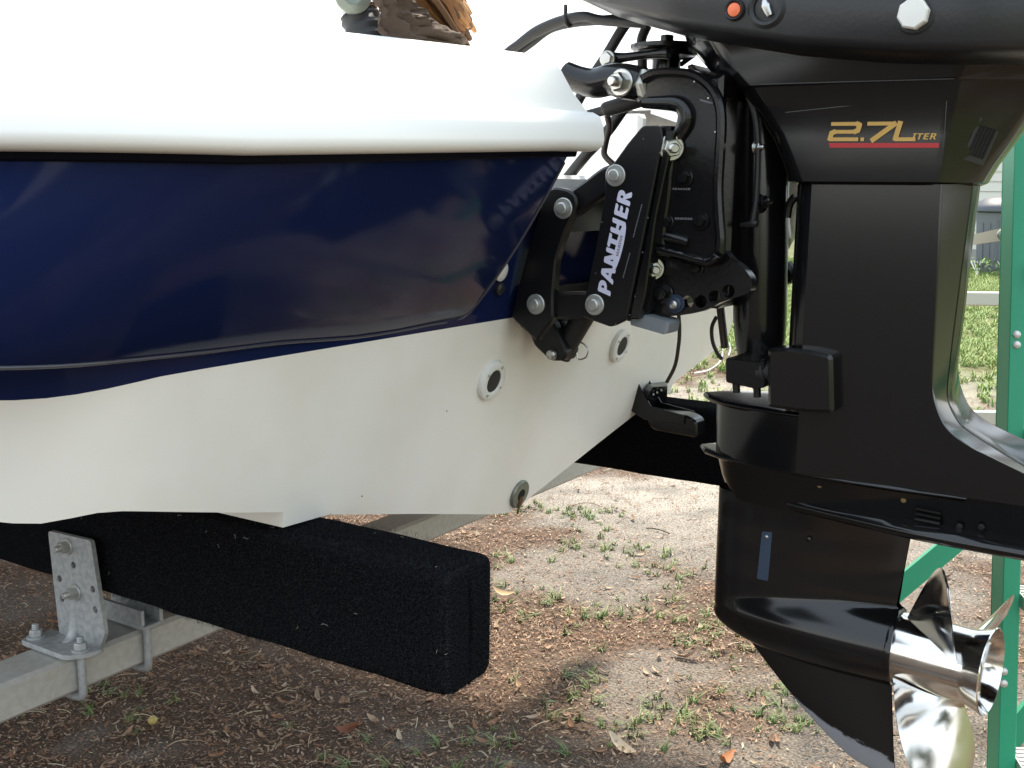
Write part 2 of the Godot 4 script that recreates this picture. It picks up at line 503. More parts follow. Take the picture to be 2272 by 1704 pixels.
func build_litter() -> void:
	var r := RandomNumberGenerator.new(); r.seed = 5
	var lm := StandardMaterial3D.new(); lm.vertex_color_use_as_albedo = true; lm.roughness = 0.75
	var tones := [Color(0.24, 0.14, 0.085), Color(0.16, 0.092, 0.058), Color(0.30, 0.19, 0.125), Color(0.38, 0.275, 0.19), Color(0.27, 0.14, 0.072), Color(0.44, 0.345, 0.25), Color(0.31, 0.19, 0.12)]
	var sets := [[0.0038, 0.014, 0.12, 50000], [0.0026, 0.008, 0.06, 150000], [0.010, 0.030, 0.25, 2600]]
	for q in sets:
		var xf := []; var cols := []
		var tries := 0
		while xf.size() < q[3] and tries < 400000:
			tries += 1
			var x := -0.9 + 6.6 * pow(r.randf(), 1.15); var z := -2.8 + 4.6 * r.randf()
			if r.randf() < minf(bare(x, z) * 1.1 - 0.08, 0.76): continue
			var s := 0.6 + 0.9 * r.randf()
			var b := Basis.from_euler(Vector3((r.randf() - 0.5) * 0.6, r.randf() * TAU, (r.randf() - 0.5) * 0.8)).scaled(Vector3.ONE * s)
			xf.append(Transform3D(b, Vector3(x, relief(gn, x, z) + 0.003 + 0.006 * r.randf(), z)))
			cols.append(tones[r.randi() % 7] * (0.75 + 0.5 * r.randf()))
		multi("leaf_litter", ["brown dry leaf litter covering the sandy ground", "fine crumbled leaf chips on the sand", "larger curled dry leaves spread in the litter"][sets.find(q)], "leaf litter", flake(q[0], q[1], q[2]), lm, xf, cols)
	var xt := []; var ct := []
	for i in 150:
		var x := -0.6 + 5.0 * r.randf(); var z := -2.4 + 3.8 * r.randf()
		var s := 0.04 + 0.10 * r.randf() * r.randf()
		xt.append(Transform3D(Basis.from_euler(Vector3((r.randf() - 0.5) * 0.2, r.randf() * TAU, r.randf() * 3.0)).scaled(Vector3(s, s, s)), Vector3(x, relief(gn, x, z) + 0.007, z)))
		ct.append(Color(0.11, 0.075, 0.05) * (0.5 + 0.9 * r.randf()))
	multi("twigs", "small dark twigs scattered over the litter", "twigs", needle(), lm, xt, ct)
	var xn := []; var cn := []
	for i in 6000:
		var x := -0.9 + 6.0 * r.randf(); var z := -2.8 + 4.6 * r.randf()
		if r.randf() < bare(x, z) * 0.8: continue
		var s := 0.018 + 0.035 * r.randf()
		xn.append(Transform3D(Basis.from_euler(Vector3((r.randf() - 0.5) * 0.5, r.randf() * TAU, r.randf() * 3.0)).scaled(Vector3(s, s, s)), Vector3(x, relief(gn, x, z) + 0.006, z)))
		cn.append([Color(0.48, 0.38, 0.24), Color(0.33, 0.22, 0.12), Color(0.58, 0.5, 0.36)][r.randi() % 3] * (0.7 + 0.5 * r.randf()))
	multi("dry_stems", "tan dry grass stems and pine needles lying in the litter", "dry stems", needle(), lm, xn, cn)

func build_grass() -> void:
	var r := RandomNumberGenerator.new(); r.seed = 9
	var gm := StandardMaterial3D.new(); gm.vertex_color_use_as_albedo = true; gm.roughness = 0.6
	gm.backlight_enabled = true; gm.backlight = Color(0.12, 0.16, 0.05)
	var xf := []; var cols := []
	var seeds := [Vector2(1.6591, -0.4063), Vector2(1.7532, -0.6079), Vector2(1.2189, -0.3951), Vector2(1.1556, -0.4554), Vector2(1.3368, -0.2218), Vector2(0.748, 0.0814), Vector2(0.6161, -0.0094), Vector2(1.0579, 0.2439), Vector2(1.2824, -0.1101), Vector2(1.2004, 0.0068), Vector2(1.1104, -0.6888), Vector2(2.0808, -0.9221), Vector2(2.0124, -0.9664), Vector2(2.0074, -1.1952), Vector2(1.7418, -0.8533), Vector2(0.1324, -0.4958), Vector2(0.0182, -1.1589), Vector2(0.2851, -0.2864), Vector2(0.8191, 0.2931), Vector2(0.7203, -0.257), Vector2(0.7923, 0.2113), Vector2(1.3593, -0.8842), Vector2(0.6168, -0.0712)]
	for q in seeds:
		for k in 13:
			var p: Vector2 = q + Vector2(r.randfn(0, 0.08), r.randfn(0, 0.07))
			xf.append(Transform3D(Basis(Vector3.UP, r.randf() * TAU).scaled(Vector3.ONE * (0.45 + 0.5 * r.randf())), Vector3(p.x, relief(gn, p.x, p.y), p.y)))
			cols.append(Color(0.10, 0.17, 0.045).lerp(Color(0.26, 0.27, 0.10), r.randf() * 0.6))
	for i in 700:
		var x := -0.6 + 6.0 * r.randf(); var z := -2.6 + 4.4 * r.randf()
		if pn.get_noise_2d(x * 1.7 + 30.0, z * 1.7) < 0.22 : continue
		xf.append(Transform3D(Basis(Vector3.UP, r.randf() * TAU).scaled(Vector3.ONE * (0.3 + 0.5 * r.randf())), Vector3(x, relief(gn, x, z), z)))
		cols.append(Color(0.11, 0.17, 0.05).lerp(Color(0.32, 0.29, 0.13), r.randf()))
	multi("sparse_grass", "thin green grass tufts coming through the sand and leaves", "grass", tuft(r, 9, 0.046), gm, xf, cols)
	xf = []; cols = []
	for i in 60000:
		var x := 4.2 + 15.0 * pow(r.randf(), 1.2); var z := -9.5 + 13.0 * r.randf()
		if r.randf() > grassy(x, z) + 0.12: continue
		var dry := qn.get_noise_2d(x * 0.8, z * 0.8) > 0.24
		if dry and r.randf() < 0.75: continue
		xf.append(Transform3D(Basis(Vector3.UP, r.randf() * TAU).scaled(Vector3.ONE * (0.6 + 0.8 * r.randf())), Vector3(x, relief(gn, x, z), z)))
		cols.append(Color(0.13, 0.23, 0.04).lerp(Color(0.33, 0.36, 0.11), r.randf() * 0.7))
	multi("lawn_grass", "sunlit green lawn grass between the boat and the house", "grass", tuft(r, 9, 0.07), gm, xf, cols)

# ------------------------------------------------------------------ boat
func hull_path() -> Array:     # half outline of the stern in plan at the transom: x (port negative), step forward of the transom plane
	var out := []
	for x in [0.0, -0.05, -0.18, -0.3, -0.42, -0.514, -0.603, -0.608, -0.7, -0.78, -0.84]: out.append(Vector2(x, 0))
	for k in range(1, 10):
		var a := PI / 2 * k / 9.0
		out.append(Vector2(-0.84 - 0.16 * sin(a), -0.16 * (1 - cos(a))))
	for z in [-0.3, -0.6, -1.2, -2.2, -3.6]: out.append(Vector2(-1.0 - 0.012 * absf(z), z))
	return out

func hull_floor(x: float) -> float:
	var pts := [Vector2(0, 0.674), Vector2(-0.05, 0.683), Vector2(-0.3, 0.748), Vector2(-0.514, 0.8015), Vector2(-0.603, 0.806), Vector2(-0.608, 0.829), Vector2(-0.72, 0.857), Vector2(-0.84, 0.889), Vector2(-0.87, 0.8965), Vector2(-0.893, 0.8995), Vector2(-0.915, 0.898), Vector2(-0.943, 0.8945), Vector2(-0.963, 0.8965), Vector2(-0.98, 0.90), Vector2(-1.2, 0.902)]
	for i in range(pts.size() - 1):
		if x <= pts[i].x and x >= pts[i + 1].x:
			return lerpf(pts[i].y, pts[i + 1].y, (pts[i].x - x) / (pts[i].x - pts[i + 1].x))
	return pts[-1].y

func shell_paths() -> Array:   # the upper quarter: [lower lip, sheer] outlines from the motor well round the corner and forward
	var lo := []; var hi := []
	var lip := [Vector3(-0.2845, 1.06, 0.0965), Vector3(-0.3638, 1.0579, 0.096), Vector3(-0.4485, 1.056, 0.0965), Vector3(-0.5384, 1.0576, 0.0999), Vector3(-0.6804, 1.0668, 0.1082), Vector3(-0.8, 1.0705, 0.1151), Vector3(-0.8915, 1.0748, 0.1222), Vector3(-0.9499, 1.078, 0.127)]
	for v in lip: lo.append(v)
	var last: Vector3 = lip[-1]
	for k in range(1, 9):
		var a := PI / 2 * k / 8.0
		lo.append(Vector3(last.x - 0.17 * sin(a), last.y + 0.004 * k / 8.0 + 0.01 * (k / 8.0), last.z - 0.17 * (1 - cos(a))))
	var e: Vector3 = lo[-1]
	for z in [0.25, 0.7, 1.4, 2.4, 3.6]: lo.append(e + Vector3(-0.01 * z, 0.03 * z, -z))
	var tops := [Vector2(-0.30, 0.285), Vector2(-0.37, 0.288), Vector2(-0.45, 0.29), Vector2(-0.55, 0.29), Vector2(-0.66, 0.287), Vector2(-0.75, 0.28), Vector2(-0.82, 0.27), Vector2(-0.87, 0.255)]
	for q in tops: hi.append(Vector3(q.x, 1.3065 + 0.042 * (q.x + 0.3), q.y))
	last = hi[-1]
	for k in range(1, 9):
		var a := PI / 2 * k / 8.0
		hi.append(Vector3(last.x - 0.2 * sin(a) - 0.02 * k / 8.0, last.y - 0.002 * k / 8.0, last.z - 0.22 * (1 - cos(a)) - 0.03 * k / 8.0))
	e = hi[-1]
	for z in [0.25, 0.7, 1.4, 2.4, 3.6]: hi.append(e + Vector3(-0.015 * z, 0.012 * z, -z))
	return [lo, hi]

func flipx(r: PackedVector3Array, s: float) -> PackedVector3Array:
	if s < 0: return r
	var o := PackedVector3Array()
	for v in r: o.append(Vector3(-v.x, v.y, v.z))
	return o

func sweep(mb: Mb, path: Array, prof: Array, s: float, lead := 0.0) -> void:
	# profile (outward, up) carried along a plan path, path[0] at the motor well; lead moves its start inboard
	var rings := []
	for i in path.size():
		var a: Vector3 = path[maxi(i - 1, 0)]; var b: Vector3 = path[mini(i + 1, path.size() - 1)]
		var d := Vector3(b.x - a.x, 0, b.z - a.z).normalized()
		var n := Vector3(d.z, 0, -d.x)
		if n.dot(Vector3(path[i].x, 0, path[i].z + 1.5)) < 0: n = -n
		var r := PackedVector3Array()
		for q in prof:
			var o: float = q.x; var sh: float = lead if i == 0 else 0.0
			var sx: float = q.z if (q is Vector3 and i == 0) else 0.0
			r.append(path[i] + n * o + Vector3(sh + sx, q.y, 0))
		rings.append(flipx(r, s))
	mb.loft(rings)

func build_boat() -> void:
	var o := thing("boat", "white and navy fibreglass powerboat, stern quarter, resting on black trailer bunks", "boat", Vector3(0, KEEL, 0))
	var path := hull_path()
	# white lower hull with its keel, strakes and chine
	var lower := Mb.new(); var band := Mb.new(); var bottom := Mb.new()
	for s in [-1.0, 1.0]:
		var cols := []; var cols2 := []
		for q in path:
			var y0 := hull_floor(q.x); var c := PackedVector3Array(); var c2 := PackedVector3Array()
			for k in 7:
				var y := lerpf(y0, 1.05 - 0.013 * smoothstep(0.82, 0.97, absf(q.x)), k / 6.0)
				if k == 0: c.append(Vector3(q.x, y + 0.004, RAKE * (y - KEEL) + q.y - 0.004))
				c.append(Vector3(q.x * (1.0 + 0.05 * maxf(0.0, absf(q.x) - 0.8) * (y - 0.9) * 10.0), y + (0.004 if k == 0 else 0.0), RAKE * (y - KEEL) + q.y))
			for k in 3:
				var y: float = [1.05 - 0.013 * smoothstep(0.82, 0.97, absf(q.x)), 1.16, 1.255][k]
				var a: float = c[-1].x
				c2.append(Vector3(a, y, RAKE * (y - KEEL) + q.y))
			cols.append(flipx(c, s)); cols2.append(flipx(c2, s))
		var f := lower.p.size()
		lower.loft(cols, false, false, false, false)
		if s > 0: lower.flip(f)
		f = band.p.size()
		band.loft(cols2, false, false, false, false)
		if s > 0: band.flip(f)
		f = bottom.p.size()
		for i in range(path.size() - 1):
			var a: Vector3 = cols[i][0]; var b: Vector3 = cols[i + 1][0]
			bottom.quad(a, b, Vector3(b.x, b.y, -3.6), Vector3(a.x, a.y, -3.6))
		if s > 0: bottom.flip(f)
	lower.flip(0); band.flip(0); bottom.flip(0)
	part("hull_bottom", bottom, M.white, o)
	part("transom", lower, M.white, o, 50.0)
	part("navy_band", band, M.navy, o, 50.0)
	# navy upper quarters that bulge over the transom on each side of the motor well
	var lh := shell_paths(); var lo: Array = lh[0]; var hi: Array = lh[1]
	for s in [-1.0, 1.0]:
		var sh := Mb.new()
		var rows := []
		for v in range(-1, 15):
			var r := PackedVector3Array()
			var t := clampf(v / 13.0, 0.0, 1.0)
			for i in lo.size():
				var a: Vector3 = lo[i]; var b: Vector3 = hi[i]
				var p := a.lerp(b, t)
				var ta: Vector3 = lo[mini(i + 1, lo.size() - 1)] - lo[maxi(i - 1, 0)] + hi[mini(i + 1, lo.size() - 1)] - hi[maxi(i - 1, 0)]
				var m := Vector3(ta.z, 0, -ta.x).normalized()
				if m.z - 0.3 * m.x < 0.0 and i < 12 or i >= 12 and m.x > 0.0: m = -m
				p += m * (0.012 if i == 0 else 0.016) * sin(PI * pow(t, 0.8))
				if v == -1: p = a - m * 0.05 + Vector3(0, 0.012, 0)
				if v == 0: p += Vector3(0, 0.003, 0)
				r.append(p)
			rows.append(flipx(r, s))
		# inboard end wall
		var f := 0
		sh.loft(rows, false, false, false, false)
		var inn := PackedVector3Array(); var edge := PackedVector3Array()
		for v in rows.size():
			edge.append(rows[v][0])
			inn.append(Vector3(rows[v][0].x + (-s) * 0.01, rows[v][0].y, minf(rows[v][0].z, RAKE * (rows[v][0].y - KEEL)) - 0.02))
		if s > 0: sh.flip(f)
		var endw := Mb.new()
		endw.loft([inn, edge], false, false, false, false)
		if s > 0: endw.flip(0)
		part("quarter_end", endw, M.white_cap if s > 0 else M.navy, o)
		var ts := part("topside", sh, M.navy, o, 42.0)
		var lip_glint := Mb.new()
		var bp := []
		for v in range(13, 0, -2): bp.append(rows[v][0])
		for i in range(1, 16): bp.append(rows[1][i] + Vector3(0, -0.001, 0))
		lip_glint.tube(bp, 0.0022, 8, 3)
		part("lip_highlight", lip_glint, M.lip_glint, ts, 60.0)  # thin strip added to draw the highlight on the lip
		var rail := Mb.new()
		var rp := [Vector2(-0.03, -0.004), Vector2(0.010, -0.004), Vector2(0.022, -0.002), Vector2(0.0285, 0.004), Vector2(0.030, 0.012), Vector2(0.028, 0.03), Vector2(0.023, 0.042), Vector2(0.012, 0.048), Vector2(-0.03, 0.05)]
		sweep(rail, hi, rp, s, 0.034)
		part("rub_rail", rail, M.white_cap, o, 40.0)
		var dark := Mb.new()
		sweep(dark, hi, [Vector2(-0.03, -0.012), Vector2(0.003, -0.012), Vector2(0.005, -0.010), Vector2(0.006, -0.0045), Vector2(-0.03, -0.0045)], s, 0.004)
		part("rail_moulding", dark, M.navy_shaded, o, 30.0)
		var cap := Mb.new()
		var ends := [Vector3(-0.05, 0.047, 0.02), Vector3(0.012, 0.047, 0.02), Vector3(0.006, 0.07, -0.01), Vector3(-0.004, 0.098, -0.025), Vector3(-0.012, 0.111, -0.035), Vector3(-0.024, 0.118, -0.04), Vector3(-0.2, 0.122, -0.045), Vector3(-0.2, 0.09, -0.045)]
		sweep(cap, hi, ends, s)
		part("deck_cap", cap, M.white_cap, o, 45.0)
		var deck := Mb.new()
		var dr := []
		for i in hi.size():
			var h: Vector3 = hi[i]
			dr.append(flipx(PackedVector3Array([Vector3(minf(h.x + 0.10, -0.36), 1.404, h.z - 0.08), Vector3(-0.36, 1.404, minf(h.z, 0.25) - 0.05)]), s))
		deck.loft(dr, false, false, false, false)
		if s < 0: deck.flip(0)
		part("deck", deck, M.white_cap, o)
	# motor well: ledge over the transom, floor, walls
	var well := Mb.new()
	well.box(Vector3(0, 1.249, 0.115), Vector3(0.66, 0.05, 0.066), 0.006)
	well.box(Vector3(0, 1.15, -0.16), Vector3(0.64, 0.03, 0.5))
	for s in [-1.0, 1.0]: well.box(Vector3(s * 0.338, 1.275, -0.17), Vector3(0.03, 0.24, 0.5), 0.008)
	well.box(Vector3(0, 1.275, -0.42), Vector3(0.7, 0.25, 0.03), 0.008)
	part("motor_well", well, M.white_cap, o)
	var gr := Mb.new()
	gr.lathe([Vector2(0.035, 0), Vector2(0.035, 0.012), Vector2(0.026, 0.016), Vector2(0.02, 0.004)], Vector3(0.3598, 1.3044, -0.0182), Vector3(-0.75, 0.1, 0.65))
	part("cable_grommet", gr, M.rubber, o)
	# thru-hull outlets, drain and small buttons on the transom
	var n := Vector3(0, -RAKE, 1).normalized()
	for q in [Vector3(-0.1706, 0.9511, 0.0693), Vector3(0.273, 0.958, 0.071)]:
		var fit := Mb.new()
		fit.lathe([Vector2(0.022, 0.0), Vector2(0.033, 0.0), Vector2(0.034, 0.003), Vector2(0.0325, 0.008), Vector2(0.028, 0.010), Vector2(0.021, 0.010), Vector2(0.019, 0.0085), Vector2(0.0185, -0.03)], q, n, 40)
		var fl := part("outlet_flange", fit, M.plastic_white, o)
		var dk := Mb.new()
		dk.lathe([Vector2(0.0184, 0.0), Vector2(0.0184, 0.0075), Vector2(0.015, 0.0078)], q, n, 28)
		part("outlet_flap", dk, M.rubber, fl)
		var u := n.cross(Vector3.RIGHT); 
		for k in 4:
			var a := PI / 4 + k * PI / 2 + 0.25
			var sc := Mb.new()
			sc.lathe([Vector2(0.003, 0), Vector2(0.003, 0.001), Vector2(0.0015, 0.002)], q + n * 0.0094 + (Vector3.RIGHT * cos(a) + u * sin(a)) * 0.0255, n, 10)
			part("screw", sc, M.bolt, fl)
	var dr_ := Mb.new()
	var dq: Vector3 = Vector3(0.0156, 0.7112, 0.0093)
	dr_.lathe([Vector2(0.011, 0), Vector2(0.0265, 0.0), Vector2(0.027, 0.003), Vector2(0.025, 0.006), Vector2(0.012, 0.007), Vector2(0.0105, 0.006)], dq, n, 30)
	var dp := part("drain_flange", dr_, M.bronze, o)
	var dh := Mb.new()
	dh.lathe([Vector2(0.0104, 0), Vector2(0.0104, 0.0072), Vector2(0.008, 0.0074)], dq, n, 20)
	part("drain_hole", dh, M.hole, dp)
	var rust := Mb.new()
	rust.prism(smooth([Vector2(-0.004, 0.0), Vector2(0.005, 0.0), Vector2(0.004, -0.014), Vector2(0.001, -0.03), Vector2(-0.002, -0.034), Vector2(-0.004, -0.016)], 3), 0.0061, 0.0078, 0.0, "z", Transform3D(Basis(Vector3.RIGHT, n.cross(Vector3.RIGHT), n), dq + Vector3(0.0, -0.004, 0)))
	part("rust_streak", rust, mat(0.12, 0.045, 0.015, 0.8), dp)
	for q in [Vector3(-0.2753, 0.9158, 0.0605), Vector3(-0.4467, 0.8169, 0.0357)]:
		var sp := Mb.new()
		sp.lathe([Vector2(0.0012, -0.0005), Vector2(0.0012, 0.0005), Vector2(0.0006, 0.0008)], q, n, 6)
		part("dirt_speck", sp, M.hole, o)
	var bt := Mb.new()
	bt.lathe([Vector2(0.015, 0), Vector2(0.015, 0.004), Vector2(0.010, 0.007), Vector2(0.003, 0.008)], Vector3(-0.2101, 1.1279, 0.1135), n, 20)
	part("vent_button", bt, M.plastic_white, o)
	bt = Mb.new()
	bt.lathe([Vector2(0.010, 0), Vector2(0.010, 0.006), Vector2(0.006, 0.010)], Vector3(-0.2075, 1.1021, 0.107), n, 16)
	part("small_plug", bt, M.rubber, o)

# ------------------------------------------------------------------ trailer
func build_trailer() -> void:
	var b := Mb.new()
	var t := thing("boat_trailer", "galvanized boat trailer with tan cross beam under the hull", "trailer", Vector3(0, 0.5, -0.34))
	b.box(Vector3(0, 0.53, -0.383), Vector3(2.3, 0.058, 0.082), 0.006)
	part("cross_beam", b, M.beam, t)
	b = Mb.new()
	b.box(Vector3(-0.9, 0.455, -2.25), Vector3(0.076, 0.10, 2.2), 0.006); b.box(Vector3(0.9, 0.455, -2.25), Vector3(0.076, 0.10, 2.2), 0.006)
	b.box(Vector3(0, 0.50, -1.25), Vector3(1.9, 0.06, 0.08), 0.006)
	part("side_rails", b, M.galv, t)
	# carpeted bunks
	for s in [-1.0, 1.0]:
		var k := Mb.new()
		var rings := []
		var rn := noise(9.0, 61 + int(s), 3)
		for zi in 46:
			var z := 0.262 - 3.3 * pow(zi / 45.0, 1.6)
			var r := PackedVector3Array()
			var pr := rounded([Vector2(-0.05, -0.082), Vector2(0.05, -0.082), Vector2(0.05, 0.082), Vector2(-0.05, 0.082)], 0.02, 4)
			var sh: float = [0.84, 0.95, 0.985, 1.0][mini(zi, 3)]
			for i in pr.size():
				var q := pr[i] * sh
				var bump := rn.get_noise_3d(q.x * 10.0, q.y * 6.0, z * 3.0) * 0.0028
				r.append(Vector3(s * 0.56 + q.x + signf(q.x) * bump, 0.722 + q.y + signf(q.y) * bump * 0.7, z if zi > 3 else [0.303, 0.300, 0.291, 0.27][zi]))
			rings.append(r)
		k.loft(rings)
		var bk := part("bunk", k, M.carpet, t, 60.0, "black carpeted bunk near the camera under the port hull" if s < 0 else "black carpeted bunk on the far side")
		if s < 0:
			var fold := Mb.new()
			fold.tube([Vector3(-0.60, 0.800, 0.03), Vector3(-0.585, 0.803, 0.08), Vector3(-0.57, 0.803, 0.12), Vector3(-0.555, 0.803, 0.18), Vector3(-0.53, 0.801, 0.24)], [0.003, 0.006, 0.008, 0.006, 0.003], 8, 4)
			part("carpet_fold", fold, M.carpet, bk, 60.0)
			fold = Mb.new()
			fold.tube([Vector3(-0.556, 0.80, 0.299), Vector3(-0.558, 0.76, 0.304), Vector3(-0.556, 0.70, 0.304), Vector3(-0.56, 0.645, 0.299)], [0.004, 0.007, 0.006, 0.004], 8, 4)
			part("carpet_fold", fold, M.carpet, bk, 60.0)
	# lint and bristling fibres on the near bunk's carpet
	var fr := RandomNumberGenerator.new(); fr.seed = 303
	var near_bunk: Node3D = t.get_node("bunk")
	var mmf := MultiMesh.new(); mmf.transform_format = MultiMesh.TRANSFORM_3D; mmf.use_colors = true; mmf.mesh = needle(); mmf.instance_count = 16000
	for i in 16000:
		var z := 0.3 - 0.85 * fr.randf()
		var u := fr.randf(); var p := Vector3(-0.611, 0.642 + 0.16 * u, z); var n := Vector3.LEFT
		var face := fr.randf()
		if face < 0.22: p = Vector3(-0.51 - 0.1 * u, 0.642 + 0.16 * fr.randf(), 0.301); n = Vector3.BACK
		elif face < 0.45: p = Vector3(-0.51 - 0.1 * u, 0.8045, z); n = Vector3.UP
		elif face < 0.49: p = Vector3(-0.600 - 0.008 * u, 0.641 + 0.006 * u, z); n = Vector3(-0.6, -0.8, 0)
		elif face < 0.51: p = Vector3(-0.608 + 0.02 * u, 0.65 + 0.145 * fr.randf(), 0.288 + 0.011 * u); n = Vector3(-0.7, 0, 0.7)
		var d := (n + Vector3(fr.randfn(0, 0.7), fr.randfn(0, 0.7), fr.randfn(0, 0.7))).normalized()
		var sd := d.cross(Vector3(0.3, 0.5, 0.8)).normalized()
		var lint := fr.randf() < 0.0015
		var l := 0.004 + 0.005 * fr.randf() if not lint else 0.004 + 0.007 * fr.randf()
		var w := 0.006 if not lint else 0.012
		if lint: d = (d - n * d.dot(n) * 0.9).normalized(); sd = d.cross(n).normalized()
		mmf.set_instance_transform(i, Transform3D(Basis(sd * w, d.cross(sd) * w, d * l), p + n * 0.0008 - near_bunk.position - t.position))
		mmf.set_instance_color(i, Color(0.45, 0.42, 0.36) if lint else Color(0.0145, 0.0155, 0.018) * (0.8 + 0.4 * fr.randf()))
	var nap := MultiMeshInstance3D.new(); nap.name = "carpet_nap"; nap.multimesh = mmf; nap.material_override = M.matte
	near_bunk.add_child(nap, true); nap.set_meta("kind", "stuff")
	# angle bracket bolted to the near bunk, clamped round the beam
	var br := thing("bunk_bracket", "galvanized angle bracket with bolts between near bunk and beam", "bracket", Vector3(-0.63, 0.56, -0.36))
	var pl := Mb.new()
	var face := with_holes(rounded([Vector2(-0.4299, 0.7303), Vector2(-0.3285, 0.7335), Vector2(-0.3071, 0.5918), Vector2(-0.3244, 0.5628), Vector2(-0.4173, 0.5646)], 0.006, 3), [Vector3(-0.3725, 0.687, 0.0055), Vector3(-0.4085, 0.6585, 0.0055), Vector3(-0.3295, 0.658, 0.0055), Vector3(-0.4047, 0.6274, 0.0055), Vector3(-0.3267, 0.6267, 0.0055)])
	pl.prism(face, -0.632, -0.625, 0.0)
	part("upright_plate", pl, M.galv, br)
	var ft := Mb.new()
	ft.prism(rounded([Vector2(-0.627, -0.44), Vector2(-0.627, -0.312), Vector2(-0.655, -0.315), Vector2(-0.682, -0.335), Vector2(-0.682, -0.445)], 0.010, 3), 0.561, 0.569, 0.001, "y")
	part("foot_plate", ft, M.galv, br)
	var rib := Mb.new()
	rib.tube([Vector3(-0.629, 0.675, -0.38), Vector3(-0.629, 0.62, -0.38), Vector3(-0.630, 0.585, -0.38), Vector3(-0.638, 0.571, -0.38), Vector3(-0.652, 0.566, -0.38)], [0.003, 0.007, 0.010, 0.009, 0.004], 12, 4)
	part("pressed_rib", rib, M.galv, br)
	for q in [Vector3(-0.632, 0.7142, -0.385), Vector3(-0.632, 0.6447, -0.3714)]:
		nutstud("carriage_bolt", q, Vector3.LEFT, 0.0085, M.zinc_bolt, br)
	for q in [Vector3(-0.662, 0.569, -0.432), Vector3(-0.655, 0.569, -0.334)]:
		nutstud("clamp_nut", q, Vector3.UP, 0.0085, M.galv, br)
	var ub := Mb.new()
	ub.tube([Vector3(-0.656, 0.565, -0.334), Vector3(-0.656, 0.505, -0.333), Vector3(-0.657, 0.494, -0.344), Vector3(-0.658, 0.493, -0.38), Vector3(-0.66, 0.494, -0.421), Vector3(-0.661, 0.505, -0.432), Vector3(-0.662, 0.565, -0.432)], 0.0065, 10, 5)
	part("clamp_bolt", ub, M.galv, br)
	var br2 := thing("bunk_bracket", "galvanized bracket foot half hidden behind near bunk, right of the bolted one", "bracket", Vector3(-0.55, 0.56, -0.36))
	var f2 := Mb.new()
	f2.box(Vector3(-0.545, 0.583, -0.387), Vector3(0.006, 0.026, 0.118), 0.0015)
	f2.box(Vector3(-0.527, 0.5655, -0.387), Vector3(0.035, 0.006, 0.118), 0.0015)
	part("foot_plate", f2, M.galv, br2)
	f2 = Mb.new()
	f2.box(Vector3(-0.508, 0.62, -0.39), Vector3(0.007, 0.11, 0.12), 0.001)
	part("upright_plate", f2, M.galv, br2)
	f2 = Mb.new()
	f2.tube([Vector3(-0.535, 0.565, -0.335), Vector3(-0.535, 0.505, -0.334), Vector3(-0.535, 0.494, -0.345), Vector3(-0.535, 0.493, -0.38), Vector3(-0.535, 0.494, -0.42), Vector3(-0.535, 0.505, -0.431), Vector3(-0.535, 0.565, -0.431)], 0.0065, 10, 5)
	part("clamp_bolt", f2, M.galv, br2)

# ------------------------------------------------------------------ outboard
func section(y: float, w: float, zf: float, zs: float, ze: float, zr: float, wr: float) -> PackedVector3Array:
	# plan outline of a leg: round nose, flat sides, chamfered back
	var h := PackedVector3Array()
	for k in range(0, 7):
		var a := PI / 2 * k / 6.0
		h.append(Vector3(-w * sin(a), y, zs - (zs - zf) * cos(a)))
	h.append(Vector3(-w, y, ze - 0.012)); h.append(Vector3(-w, y, ze - 0.003)); h.append(Vector3(lerpf(-w, -wr, 0.06), y, lerpf(ze, zr, 0.06)))
	h.append(Vector3(lerpf(-w, -wr, 0.92), y, lerpf(ze, zr, 0.92)))
	h.append(Vector3(-wr * 0.86, y, zr + 0.002)); h.append(Vector3(-wr * 0.4, y, zr + 0.005))
	var r := PackedVector3Array(h)
	for i in range(h.size() - 1, 0, -1): r.append(Vector3(-h[i].x, y, h[i].z))
	return r

func plan_plate(pts: Array) -> PackedVector2Array:
	var p := PackedVector2Array()
	for q in pts: p.append(q)
	for i in range(pts.size() - 2, 0, -1): p.append(Vector2(-pts[i].x, pts[i].y))
	return p

func ground_text(parent: Node3D, s: String, size: Vector2, xf: Transform3D, m: Material, called: String, shear := 0.0, depth := 0.0006) -> void:
	var t := TextMesh.new()
	var f := SystemFont.new(); f.font_names = PackedStringArray(["Droid Sans"]); f.font_weight = 700
	t.text = s; t.font = f; t.font_size = 64; t.pixel_size = 0.01; t.depth = 0.05
	var bb := t.get_aabb()
	var sx := size.x / bb.size.x; var sy := size.y / bb.size.y
	var loc := Transform3D(Basis(Vector3(sx, 0, 0), Vector3(shear * sy, sy, 0), Vector3(0, 0, depth / 0.05)), Vector3.ZERO)
	loc.origin = -(loc.basis * Vector3(bb.position.x, bb.position.y, 0))
	var o := MeshInstance3D.new()
	o.name = called; o.mesh = t; o.material_override = m
	parent.add_child(o, true)
	var base := Vector3.ZERO; var n: Node = parent
	while n != self:
		base += n.position; n = n.get_parent()
	var w := xf * loc
	w.origin -= base
	o.transform = w

